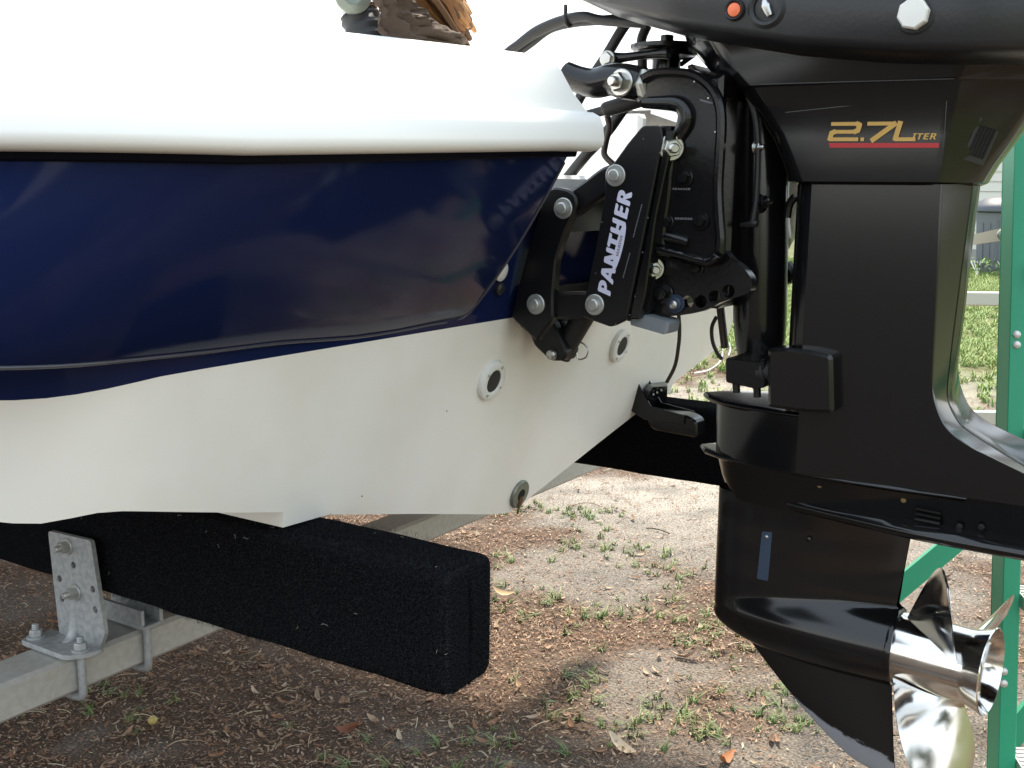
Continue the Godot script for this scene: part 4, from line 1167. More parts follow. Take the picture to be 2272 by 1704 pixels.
# ------------------------------------------------------------------ clamp bracket (bolted to the jack plate, carries the motor)
func build_clamp() -> void:
	var o := thing("clamp_bracket", "black cast clamp bracket with trim holes between jack plate and outboard", "bracket", Vector3(-0.13, 1.07, 0.35))
	for s in [-1.0, 1.0]:
		var b := Mb.new()
		var outer: Array = [Vector2(0.3153, 1.4139), Vector2(0.3311, 1.419), Vector2(0.3725, 1.4171), Vector2(0.3979, 1.4091), Vector2(0.42, 1.3914), Vector2(0.4312, 1.3686), Vector2(0.4347, 1.3379), Vector2(0.434, 1.2933), Vector2(0.4338, 1.2532), Vector2(0.4378, 1.211), Vector2(0.4418, 1.1854), Vector2(0.4408, 1.162), Vector2(0.4205, 1.1481), Vector2(0.4025, 1.1552), Vector2(0.3843, 1.1637), Vector2(0.3588, 1.1667), Vector2(0.3404, 1.166), Vector2(0.3389, 1.206), Vector2(0.3433, 1.2458), Vector2(0.3498, 1.3047), Vector2(0.3598, 1.3272), Vector2(0.3712, 1.343), Vector2(0.3734, 1.3589), Vector2(0.3645, 1.3699), Vector2(0.34, 1.3732), Vector2(0.3167, 1.3727), Vector2(0.3002, 1.3816)]
		var sh := smooth(outer, 3)
		var x0 := -0.152 if s < 0 else 0.128; var x1 := -0.128 if s < 0 else 0.152
		b.prism(sh, x0 + 0.006, x1, 0.004)
		var pl := part("bracket_plate", b, M.cast, o, 35.0)
		if s > 0: continue
		# raised outer rib, hook rib and lower flange
		b = Mb.new()
		b.prism(band(smooth([Vector2(0.3116, 1.4068), Vector2(0.3359, 1.4147), Vector2(0.3771, 1.4128), Vector2(0.401, 1.4049), Vector2(0.4208, 1.388), Vector2(0.4313, 1.3667), Vector2(0.4347, 1.3374), Vector2(0.434, 1.293), Vector2(0.4338, 1.2532), Vector2(0.4378, 1.2112), Vector2(0.441, 1.1856), Vector2(0.4399, 1.165)], 4, false), 0.0065, 0.0065), -0.1565, -0.14, 0.004)
		part("cast_rim", b, M.cast, pl, 35.0)
		b = Mb.new()
		b.tube([Vector3(-0.148, 1.3747, 0.3147), Vector3(-0.148, 1.3738, 0.3437), Vector3(-0.148, 1.3712, 0.3694), Vector3(-0.148, 1.3601, 0.3812), Vector3(-0.148, 1.3436, 0.3804), Vector3(-0.148, 1.3247, 0.3699), Vector3(-0.148, 1.303, 0.3601)], [0.008, 0.010, 0.012, 0.0125, 0.0125, 0.010, 0.009], 12, 5)
		part("hook", b, M.cast, pl, 50.0)
		b = Mb.new()
		b.prism(band(smooth([Vector2(0.3589, 1.301), Vector2(0.3553, 1.2459), Vector2(0.3509, 1.2065), Vector2(0.3493, 1.1734)], 4, false), 0.008, 0.008), -0.1555, -0.14, 0.003)
		part("side_flange", b, M.cast, pl, 35.0)
		b = Mb.new()
		b.tube([Vector3(-0.147, 1.1882, 0.3392), Vector3(-0.147, 1.1855, 0.3576), Vector3(-0.147, 1.1794, 0.3924)], [0.006, 0.009, 0.008], 8, 3)
		part("cast_rib", b, M.cast, pl, 50.0)
		b = Mb.new()
		b.prism(band(smooth([Vector2(0.3422, 1.1664), Vector2(0.3671, 1.1641), Vector2(0.3961, 1.1573), Vector2(0.4245, 1.152), Vector2(0.4399, 1.165)], 4, false), 0.007, 0.007), -0.157, -0.14, 0.004)
		part("cast_rib", b, M.cast, pl, 50.0)
		b = Mb.new()
		var arm := with_holes(smooth([Vector2(0.3104, 1.1504), Vector2(0.3462, 1.1573), Vector2(0.3979, 1.1461), Vector2(0.4338, 1.1688), Vector2(0.4504, 1.1563), Vector2(0.4696, 1.1441), Vector2(0.4814, 1.1284), Vector2(0.4807, 1.1146), Vector2(0.4701, 1.1074), Vector2(0.4359, 1.0941), Vector2(0.408, 1.0795), Vector2(0.3586, 1.0693), Vector2(0.3193, 1.0707), Vector2(0.3093, 1.0951)], 3), [Vector3(0.4477, 1.1114, 0.0095), Vector3(0.427, 1.1022, 0.0095), Vector3(0.4059, 1.0942, 0.0095), Vector3(0.3857, 1.0916, 0.0095)], 16)
		b.prism(arm, -0.128, -0.108, 0.0)
		part("trim_arm", b, M.cast, o, 35.0)
		hexbolt("blue_capped_pin", Vector3(-0.13, 1.0885, 0.3683), Vector3.LEFT, 0.0105, M.blue_cap, o, 0.4, 1.35, false)
		hexbolt("pin_end", Vector3(-0.135, 1.0875, 0.3677), Vector3.LEFT, 0.0062, M.bolt, o, 0.6, 1.0, false)
		for q in [[Vector3(-0.148, 1.2695, 0.3821), 0.009], [Vector3(-0.148, 1.2092, 0.41), 0.0085], [Vector3(-0.148, 1.2066, 0.358), 0.007], [Vector3(-0.13, 1.167, 0.3245), 0.008], [Vector3(-0.13, 1.1413, 0.3988), 0.007], [Vector3(-0.13, 1.1029, 0.347), 0.011]]:
			hexbolt("black_bolt", q[0], Vector3.LEFT, q[1], M.cast, o, 0.8, 1.5)
		nutstud("upper_stud", Vector3(-0.158, 1.311, 0.3643), Vector3(-1, -0.08, 0.75), 0.0115, M.bolt, o)
		nutstud("lower_stud", Vector3(-0.14, 1.1388, 0.334), Vector3(-1, -0.05, 0.75), 0.0105, M.bolt, o)
		for q in [Vector3(-0.149, 1.41, 0.3711), Vector3(-0.149, 1.401, 0.3924), Vector3(-0.149, 1.3778, 0.4141), Vector3(-0.149, 1.332, 0.4264), Vector3(-0.149, 1.4031, 0.4027)]:
			var ch := Mb.new()
			ch.lathe([Vector2(0.0012, 0), Vector2(0.0012, 0.001)], q, Vector3.LEFT, 6)
			part("paint_chip", ch, M.bolt, pl)
		b = Mb.new()
		for k in 2:
			var at: Vector3 = [Vector3(-0.1465, 1.2539, 0.3656), Vector3(-0.1465, 1.2122, 0.3708)][k]
			for j in 7: b.box(at + Vector3(0, 0.0, 0.004 * j), Vector3(0.0012, 0.003, 0.0026), 0.0)
		b.tube([Vector3(-0.147, 1.3759, 0.4009), Vector3(-0.147, 1.3703, 0.4204)], 0.0015, 6)
		part("cast_marks", b, M.print_grey, pl)
	# top tie between the two sides with the steering pivot
	var t := Mb.new()
	t.bar(Vector3(-0.14, 1.408, 0.315), Vector3(0.14, 1.408, 0.315), 0.03, 0.03, Vector3.UP, 0.006)
	t.bar(Vector3(-0.14, 1.395, 0.40), Vector3(0.14, 1.395, 0.40), 0.06, 0.03, Vector3.UP, 0.006)
	part("tilt_tube", t, M.cast, o)
	for s in [-1.0, 1.0]:
		var a := Mb.new()
		if s < 0: a.box(Vector3(-0.13, 1.0596, 0.3359), Vector3(0.045, 0.02, 0.062), 0.004, Basis(Vector3.RIGHT, 0.18))
		else: a.box(Vector3(0.10, 1.085, 0.41), Vector3(0.045, 0.02, 0.06), 0.004, Basis(Vector3.RIGHT, 0.1))
		part("zinc_anode", a, M.anode, o)

# ------------------------------------------------------------------ jack plate
func build_jack() -> void:
	var o := thing("jack_plate", "black parallelogram jack plate lettered PANTHER between transom and motor", "jack plate", Vector3(0, 1.0, 0.15))
	for s in [-1.0, 1.0]:
		var b := Mb.new()
		b.prism(rounded([Vector2(0.105, 1.0544), Vector2(0.1309, 1.1446), Vector2(0.1609, 1.2353), Vector2(0.1671, 1.2492), Vector2(0.1816, 1.2549), Vector2(0.2057, 1.251), Vector2(0.2186, 1.2416), Vector2(0.2205, 1.228), Vector2(0.2007, 1.1892), Vector2(0.1855, 1.1469), Vector2(0.181, 1.0903), Vector2(0.1825, 1.0548), Vector2(0.1663, 1.0378), Vector2(0.1541, 1.0181)], 0.008, 3), -0.168 if s < 0 else 0.148, -0.148 if s < 0 else 0.168, 0.003)
		part("transom_cheek", b, M.plate_black, o, 35.0)
		b = Mb.new()
		b.prism(rounded([Vector2(0.1807, 1.2356), Vector2(0.2013, 1.2496), Vector2(0.2247, 1.2634), Vector2(0.2536, 1.2836), Vector2(0.2748, 1.2902), Vector2(0.2917, 1.2796), Vector2(0.2878, 1.2597), Vector2(0.2624, 1.2448), Vector2(0.2319, 1.2255), Vector2(0.2086, 1.2099), Vector2(0.191, 1.2095)], 0.012, 3), -0.158 if s < 0 else 0.135, -0.135 if s < 0 else 0.158, 0.004)
		part("upper_link", b, M.plate_black, o, 35.0)
		b = Mb.new()
		b.prism(rounded([Vector2(0.1255, 1.0793), Vector2(0.1389, 1.0903), Vector2(0.1787, 1.0955), Vector2(0.2193, 1.0992), Vector2(0.251, 1.0997), Vector2(0.2631, 1.0879), Vector2(0.2598, 1.0669), Vector2(0.2363, 1.0582), Vector2(0.196, 1.0553), Vector2(0.1546, 1.0567), Vector2(0.1334, 1.061)], 0.010, 3), -0.158 if s < 0 else 0.135, -0.135 if s < 0 else 0.158, 0.004)
		part("lower_link", b, M.plate_black, o, 35.0)
		b = Mb.new()
		b.prism(rounded([Vector2(0.3256, 1.3413), Vector2(0.3543, 1.3407), Vector2(0.3578, 1.3229), Vector2(0.3435, 1.2457), Vector2(0.3262, 1.1531), Vector2(0.309, 1.0643), Vector2(0.2842, 1.0515), Vector2(0.2353, 1.0633), Vector2(0.2393, 1.0942), Vector2(0.2546, 1.1637), Vector2(0.2679, 1.2382), Vector2(0.2683, 1.2768), Vector2(0.2815, 1.2899), Vector2(0.303, 1.3172)], 0.006, 3), -0.172 if s < 0 else 0.158, -0.158 if s < 0 else 0.172, 0.002)
		part("motor_cheek", b, M.plate_black, o, 25.0)
	for q in [Vector3(-0.1722, 1.323, 0.3283), Vector3(-0.1722, 1.3036, 0.3541), Vector3(-0.1722, 1.2131, 0.3394), Vector3(-0.1722, 1.1636, 0.3324), Vector3(-0.1722, 1.0997, 0.3227), Vector3(-0.1722, 1.2845, 0.2891), Vector3(-0.1722, 1.2048, 0.265), Vector3(-0.1722, 1.13, 0.2571), Vector3(-0.1722, 1.0722, 0.3146), Vector3(-0.1722, 1.0569, 0.2923)]:
		var chp := Mb.new()
		chp.lathe([Vector2(0.0011, 0), Vector2(0.0011, 0.0006)], q, Vector3.LEFT, 5)
		part("paint_chip", chp, M.print_grey, o)
	# faces toward the motor and the transom
	var f := Mb.new()
	f.loft([PackedVector3Array([Vector3(-0.15, 1.3418, 0.3415), Vector3(-0.15, 1.3414, 0.3602), Vector3(-0.15, 1.0771, 0.335), Vector3(-0.15, 1.0632, 0.3129)]), PackedVector3Array([Vector3(-0.15, 1.3418, 0.3415) + Vector3(0.3, 0, 0), Vector3(-0.15, 1.3414, 0.3602) + Vector3(0.3, 0, 0), Vector3(-0.15, 1.0771, 0.335) + Vector3(0.3, 0, 0), Vector3(-0.15, 1.0632, 0.3129) + Vector3(0.3, 0, 0)])])
	part("motor_plate", f, M.plate_black, o)
	f = Mb.new()
	f.prism(rounded([Vector2(0.3596, 1.3366), Vector2(0.3739, 1.3325), Vector2(0.3673, 1.3035), Vector2(0.3492, 1.2133), Vector2(0.3364, 1.1004), Vector2(0.3272, 1.0661), Vector2(0.3115, 1.065), Vector2(0.3287, 1.1534), Vector2(0.3459, 1.2458)], 0.003, 2), -0.168, -0.13, 0.002)
	part("edge_flange", f, M.cast, o, 25.0)
	f = Mb.new()
	f.bar(Vector3(-0.14, 1.215, 0.152), Vector3(0.14, 1.215, 0.152), 0.012, 0.06, Vector3.UP)
	f.bar(Vector3(-0.14, 1.065, 0.112), Vector3(0.14, 1.065, 0.112), 0.012, 0.06, Vector3.UP)
	part("transom_plate", f, M.plate_black, o)
	# ram and lower lug
	f = Mb.new()
	f.prism(rounded([Vector2(0.0953, 1.0431), Vector2(0.1475, 1.0468), Vector2(0.1758, 0.997), Vector2(0.1702, 0.9831), Vector2(0.1445, 0.9807), Vector2(0.1136, 1.0029)], 0.006, 3), -0.11, -0.09, 0.003)
	part("ram_lug", f, M.plate_black, o)
	f = Mb.new()
	f.prism(rounded([Vector2(0.0886, 1.039), Vector2(0.1372, 1.0424), Vector2(0.1601, 0.9948), Vector2(0.1518, 0.9765), Vector2(0.1255, 0.9741), Vector2(0.0984, 0.9972)], 0.006, 3), -0.06, -0.04, 0.003)
	part("ram_lug", f, M.plate_black, o)
	f = Mb.new()
	f.tube([Vector3(-0.08, 0.9846, 0.1475), Vector3(-0.08, 1.0398, 0.1788), Vector3(-0.08, 1.0708, 0.199)], [0.016, 0.018, 0.018], 16, 2)
	part("lift_ram", f, M.rubber, o)
	f = Mb.new()
	f.tube([Vector3(-0.07, 0.9986, 0.1639), Vector3(-0.07, 1.0088, 0.1782), Vector3(-0.07, 0.9986, 0.1912), Vector3(-0.07, 0.9855, 0.1873), Vector3(-0.07, 0.9813, 0.1746), Vector3(-0.07, 0.9916, 0.1709)], 0.0012, 6, 4)
	part("pin_ring", f, M.bolt, o)
	hexbolt("ram_pin", Vector3(-0.111, 0.9915, 0.1491), Vector3.LEFT, 0.008, M.bolt, o, 0.6, 1.1, false)
	for q in [Vector3(-0.172, 1.272, 0.2857), Vector3(-0.172, 1.0833, 0.2567)]:
		hexbolt("pivot_bolt", q, Vector3.LEFT, 0.009, M.zinc_bolt, o, 0.75, 1.75, q.y < 1.1 and false)
	for q in [Vector3(-0.168, 1.2236, 0.1974), Vector3(-0.168, 1.077, 0.1521)]:
		hexbolt("pivot_bolt", q, Vector3.LEFT, 0.009, M.zinc_bolt, o, 0.75, 1.75, false)
	hexbolt("lug_bolt", Vector3(-0.148, 1.0385, 0.1524), Vector3.LEFT, 0.006, M.zinc_bolt, o, 0.5, 1.3, false)
	# lettering
	var org: Vector3 = Vector3(-0.1722, 1.0973, 0.2819)
	var end: Vector3 = Vector3(-0.1722, 1.2467, 0.3133)
	var ex := (end - org).normalized(); var ey := Vector3.LEFT.cross(ex)
	var wd := org.distance_to(end)
	var tb: Vector3 = Vector3(-0.1722, 1.1044, 0.2632)
	var hg := absf((tb - org).dot(ey)) * 1.12
	ground_text(o, "PANTHER", Vector2(wd, hg * 0.98), Transform3D(Basis(ex, ey, Vector3.LEFT), org), M.print_white, "lettering", 0.12)
	ground_text(o, "PANTHER", Vector2(wd, hg * 0.98), Transform3D(Basis(ex, ey, Vector3.LEFT), org + ex * wd * 0.012 + ey * hg * 0.05), M.print_white, "lettering", 0.12, 0.0005)
	f = Mb.new()
	var oc: Vector3 = Vector3(-0.1722, 1.1702, 0.2949)
	var el := PackedVector2Array()
	for k in 32: el.append(Vector2(cos(TAU * k / 32) * wd * 0.235, sin(TAU * k / 32) * hg * 0.26))
	f.prism(el, 0.0002, 0.0008, 0.0, "z", Transform3D(Basis((Vector3(-0.1722, 1.2004, 0.3022) - Vector3(-0.1722, 1.1383, 0.2876)).normalized(), Vector3.LEFT.cross((Vector3(-0.1722, 1.2004, 0.3022) - Vector3(-0.1722, 1.1383, 0.2876)).normalized()), Vector3.LEFT), oc))
	part("oval_badge", f, M.print_white, o)
	ground_text(o, "MARINE", Vector2(wd * 0.2, hg * 0.2), Transform3D(Basis(ex, ey, Vector3.LEFT), oc - ex * wd * 0.09 - ey * hg * 0.10 + Vector3(-0.0006, 0, 0)), M.print_grey, "badge_lettering")
	f = Mb.new()
	for k in 2:
		var a: Vector3 = [Vector3(-0.1722, 1.1255, 0.3023), Vector3(-0.1722, 1.1849, 0.3169)][k]; var e: Vector3 = [Vector3(-0.1722, 1.1628, 0.3124), Vector3(-0.1722, 1.2325, 0.3292)][k]
		for j in 14:
			f.bar(a.lerp(e, j / 14.0), a.lerp(e, (j + 0.7) / 14.0), 0.0016, 0.0006, Vector3.LEFT, 0.0)
	part("fine_print", f, M.print_grey, o)

# ------------------------------------------------------------------ steering gear, hoses and cables
func build_rigging() -> void:
	var b := Mb.new()
	var o := thing("steering_link", "black steering arm with silver bolts above the clamp bracket", "steering arm", Vector3(-0.1, 1.4, 0.2))
	b.tube([Vector3(-0.13, 1.4223, 0.175), Vector3(-0.13, 1.4133, 0.1976), Vector3(-0.13, 1.4068, 0.2252), Vector3(-0.13, 1.411, 0.2521), Vector3(-0.13, 1.4074, 0.2749), Vector3(-0.13, 1.4024, 0.3035)], [0.019, 0.020, 0.022, 0.023, 0.026, 0.025], 14, 5)
	var arm := part("drag_link", b, M.cast, o, 50.0)
	nutstud("link_bolt", Vector3(-0.152, 1.404, 0.2817), Vector3(-1, 0, -0.1), 0.012, M.bolt, arm)
	b = Mb.new()
	b.lathe([Vector2(0.022, 0), Vector2(0.024, 0.004), Vector2(0.024, 0.012), Vector2(0.02, 0.016)], Vector3(-0.13, 1.401, 0.3043), Vector3(-0.25, 0, 1), 6)
	part("lock_nut", b, mat(0.5, 0.5, 0.45, 0.4, 0.6), arm, 20.0)
	b = Mb.new()
	b.tube([Vector3(-0.06, 1.4491, 0.2095), Vector3(-0.06, 1.4503, 0.2381), Vector3(-0.06, 1.4524, 0.2768), Vector3(-0.06, 1.4532, 0.3109)], [0.012, 0.007, 0.006, 0.010], 10, 4)
	b.tube([Vector3(-0.06, 1.4476, 0.2112), Vector3(-0.06, 1.4338, 0.2132), Vector3(-0.06, 1.4271, 0.2388)], [0.013, 0.011, 0.010], 10, 4)
	part("upper_lever", b, M.cast, arm)
	hexbolt("lever_bolt", Vector3(-0.075, 1.4479, 0.2167), Vector3(-1, 0, 0.1), 0.010, M.bolt, arm, 0.7, 1.25)
	b = Mb.new()
	b.lathe([Vector2(0.05, 0), Vector2(0.056, 0.004), Vector2(0.056, 0.010), Vector2(0.01, 0.014), Vector2(0.010, 0.024), Vector2(0.008, 0.025)], Vector3(0, 1.4626, 0.2791), Vector3.UP, 28)
	b.lathe([Vector2(0.022, -0.05), Vector2(0.022, -0.012), Vector2(0.045, -0.008), Vector2(0.045, 0.001)], Vector3(0, 1.4626, 0.2791), Vector3.UP, 20)
	part("steering_disc", b, M.cast, arm)
	b = Mb.new()
	b.tube([Vector3(-0.04, 1.4613, 0.3352), Vector3(-0.04, 1.4494, 0.3725), Vector3(-0.04, 1.4267, 0.4059), Vector3(-0.04, 1.403, 0.4248)], [0.006, 0.008, 0.009, 0.008], 8, 4)
	b.tube([Vector3(0.02, 1.4444, 0.2941), Vector3(0.02, 1.4585, 0.3168)], 0.004, 8)
	part("shift_rod", b, M.cast, arm)
	# hoses
	var hoses := [
		["black cable loom arching from the cowl down behind the white deck cap", [Vector3(-0.05, 1.4166, -0.0416), Vector3(-0.05, 1.4645, 0.0113), Vector3(-0.05, 1.4818, 0.0397), Vector3(-0.05, 1.4998, 0.0744), Vector3(-0.05, 1.5126, 0.1169), Vector3(-0.05, 1.5167, 0.1585), Vector3(-0.05, 1.5089, 0.1913), Vector3(-0.05, 1.4995, 0.2703)], [0.0065, 0.0075, 0.0075, 0.009, 0.0085, 0.008, 0.008, 0.008], M.rubber, "cable_loom"],
		["lower strand of the black loom beside the white deck cap", [Vector3(-0.03, 1.4331, -0.0366), Vector3(-0.03, 1.4662, 0.0182), Vector3(-0.03, 1.4848, 0.0519), Vector3(-0.03, 1.5056, 0.0883), Vector3(-0.03, 1.5122, 0.1392), Vector3(-0.03, 1.5119, 0.2049)], [0.006, 0.006, 0.006, 0.007, 0.007, 0.008], M.rubber, "cable_loom"],
		["long black fuel hose slanting from cowl to behind rub rail end", [Vector3(0, 1.5276, 0.2333), Vector3(0, 1.5066, 0.2058), Vector3(0, 1.4626, 0.1743), Vector3(0, 1.4209, 0.1418), Vector3(0, 1.3816, 0.1169), Vector3(0, 1.3339, 0.0873)], 0.0085, M.rubber, "fuel_hose"],
		["short upright black hose under the cowl behind the steering lever", [Vector3(0.04, 1.5103, 0.2249), Vector3(0.04, 1.4895, 0.2159), Vector3(0.04, 1.4644, 0.2176), Vector3(0.04, 1.4356, 0.2194)], 0.008, M.rubber, "engine_hose"],
		["black steering cable sleeve leading to the clamp bracket hook", [Vector3(-0.08, 1.3629, 0.1749), Vector3(-0.08, 1.3703, 0.2112), Vector3(-0.08, 1.3728, 0.2191), Vector3(-0.08, 1.3788, 0.2466), Vector3(-0.08, 1.386, 0.2773)], [0.0075, 0.0075, 0.0115, 0.012, 0.012], M.rubber, "steering_cable"],
		["pair of dark cables running down into the motor well", [Vector3(0, 1.3994, 0.2377), Vector3(0, 1.3811, 0.2098), Vector3(0, 1.3471, 0.1818), Vector3(0, 1.3109, 0.1446), Vector3(0, 1.2699, 0.1064)], 0.009, M.rubber, "control_cable"],
		["second dark cable beside the pair in the motor well", [Vector3(0.05, 1.3971, 0.2008), Vector3(0.05, 1.372, 0.1763), Vector3(0.05, 1.3352, 0.1473), Vector3(0.05, 1.3014, 0.1103), Vector3(0.05, 1.2744, 0.0867)], 0.006, M.rubber, "control_cable"],
		["thin battery lead hanging from steering cable to the grommet", [Vector3(-0.04, 1.366, 0.1998), Vector3(-0.04, 1.3482, 0.2036), Vector3(-0.04, 1.3235, 0.1978), Vector3(-0.04, 1.3056, 0.1967), Vector3(-0.04, 1.2912, 0.2127)], 0.005, M.brown_cable, "battery_lead"],
		["thin brown transducer cable hanging to the transom sensor", [Vector3(0.1, 1.0453, 0.2711), Vector3(0.1, 1.0219, 0.2737), Vector3(0.1, 0.9942, 0.2731), Vector3(0.1, 0.9579, 0.2677), Vector3(0.1, 0.9277, 0.2534)], 0.0033, M.brown_cable, "sensor_cable"],
		["curved brown speed cable bowing beside the black rod", [Vector3(0.12, 1.0446, 0.3311), Vector3(0.12, 1.0269, 0.3236), Vector3(0.12, 1.0042, 0.3254), Vector3(0.12, 0.9853, 0.3338), Vector3(0.12, 0.9736, 0.3442)], 0.0033, M.brown_cable, "speed_cable"],
		["straight black rod hanging from trim arm to lower mount", [Vector3(0.03, 1.0768, 0.372), Vector3(0.03, 1.0441, 0.3774), Vector3(0.03, 1.0061, 0.3839)], 0.0065, M.brown_cable, "hanging_rod"],
		["white wire looping on the ground behind the lower mount", [Vector3(5.4203, 0.02, -1.9616), Vector3(5.5914, 0.02, -1.9311), Vector3(5.9359, 0.02, -1.9961), Vector3(6.28, 0.02, -2.1068), Vector3(6.8186, 0.02, -2.317), Vector3(7.1095, 0.02, -2.3936), Vector3(6.7528, 0.02, -2.2275), Vector3(6.3561, 0.02, -2.0851)], 0.006, M.plastic_white, "white_wire"],
	]
	for h in hoses:
		var m := Mb.new()
		m.tube(h[1], h[2], 10, 6)
		var t := part(h[4], m, h[3], self, 60.0)
		t.name = numbered(h[4])
		t.set_meta("label", h[0]); t.set_meta("category", "cable" if h[4] != "hanging_rod" else "rod")
	var tie := Mb.new()
	var tp: Vector3 = Vector3(-0.05, 1.5131, 0.1304)
	tie.lathe([Vector2(0.011, -0.003), Vector2(0.0125, 0), Vector2(0.011, 0.003)], tp, Vector3(0.1, 0.3, 1), 14)
	tie.box(tp + Vector3(0, 0.016, -0.004), Vector3(0.005, 0.016, 0.005), 0.001)
	var tt := part("cable_tie", tie, M.rubber, self)
	tt.set_meta("label", "black cable tie round the arching loom"); tt.set_meta("category", "cable tie")
	# transducer on the transom
	var td := thing("transducer", "black depth sensor on a hinged bracket at the transom's lower edge", "transducer", Vector3(0.504, 0.7885, 0.0286))
	var k := Mb.new()
	k.loft([PackedVector3Array([Vector3(0.449, 0.7875, 0.0294), Vector3(0.4471, 0.8438, 0.0434), Vector3(0.4634, 0.8535, 0.0459), Vector3(0.5614, 0.8435, 0.0434), Vector3(0.5917, 0.7794, 0.0274)]), PackedVector3Array([Vector3(0.4231, 0.7905, 0.0591), Vector3(0.4167, 0.8455, 0.0729), Vector3(0.4246, 0.8542, 0.0751), Vector3(0.5025, 0.8448, 0.0727), Vector3(0.5375, 0.7813, 0.0568)])])
	part("mount", k, M.cast, td, 25.0)
	k = Mb.new()
	for sx in [0.418, 0.468]:
		k.prism(PackedVector2Array([Vector2(0.03, 0.865), Vector2(0.045, 0.86), Vector2(0.075, 0.815), Vector2(0.15, 0.805), Vector2(0.15, 0.785), Vector2(0.06, 0.785), Vector2(0.03, 0.80)]), sx, sx + 0.004, 0.001)
	part("bracket_cheek", k, M.cast, td)
	k = Mb.new()
	k.prism(rounded([Vector2(0.06, 0.782), Vector2(0.075, 0.806), Vector2(0.15, 0.805), Vector2(0.175, 0.796), Vector2(0.178, 0.76), Vector2(0.08, 0.764)], 0.01, 3), 0.423, 0.467, 0.004)
	part("sensor_body", k, M.cast, td, 35.0)
	for q in [Vector3(0.428, 0.8383, 0.0751), Vector3(0.4448, 0.8397, 0.0754), Vector3(0.4637, 0.8419, 0.076)]:
		var sc := Mb.new()
		sc.lathe([Vector2(0.003, 0), Vector2(0.002, 0.002)], q, Vector3(0, 0, 1), 10)
		part("screw", sc, M.bolt, td)

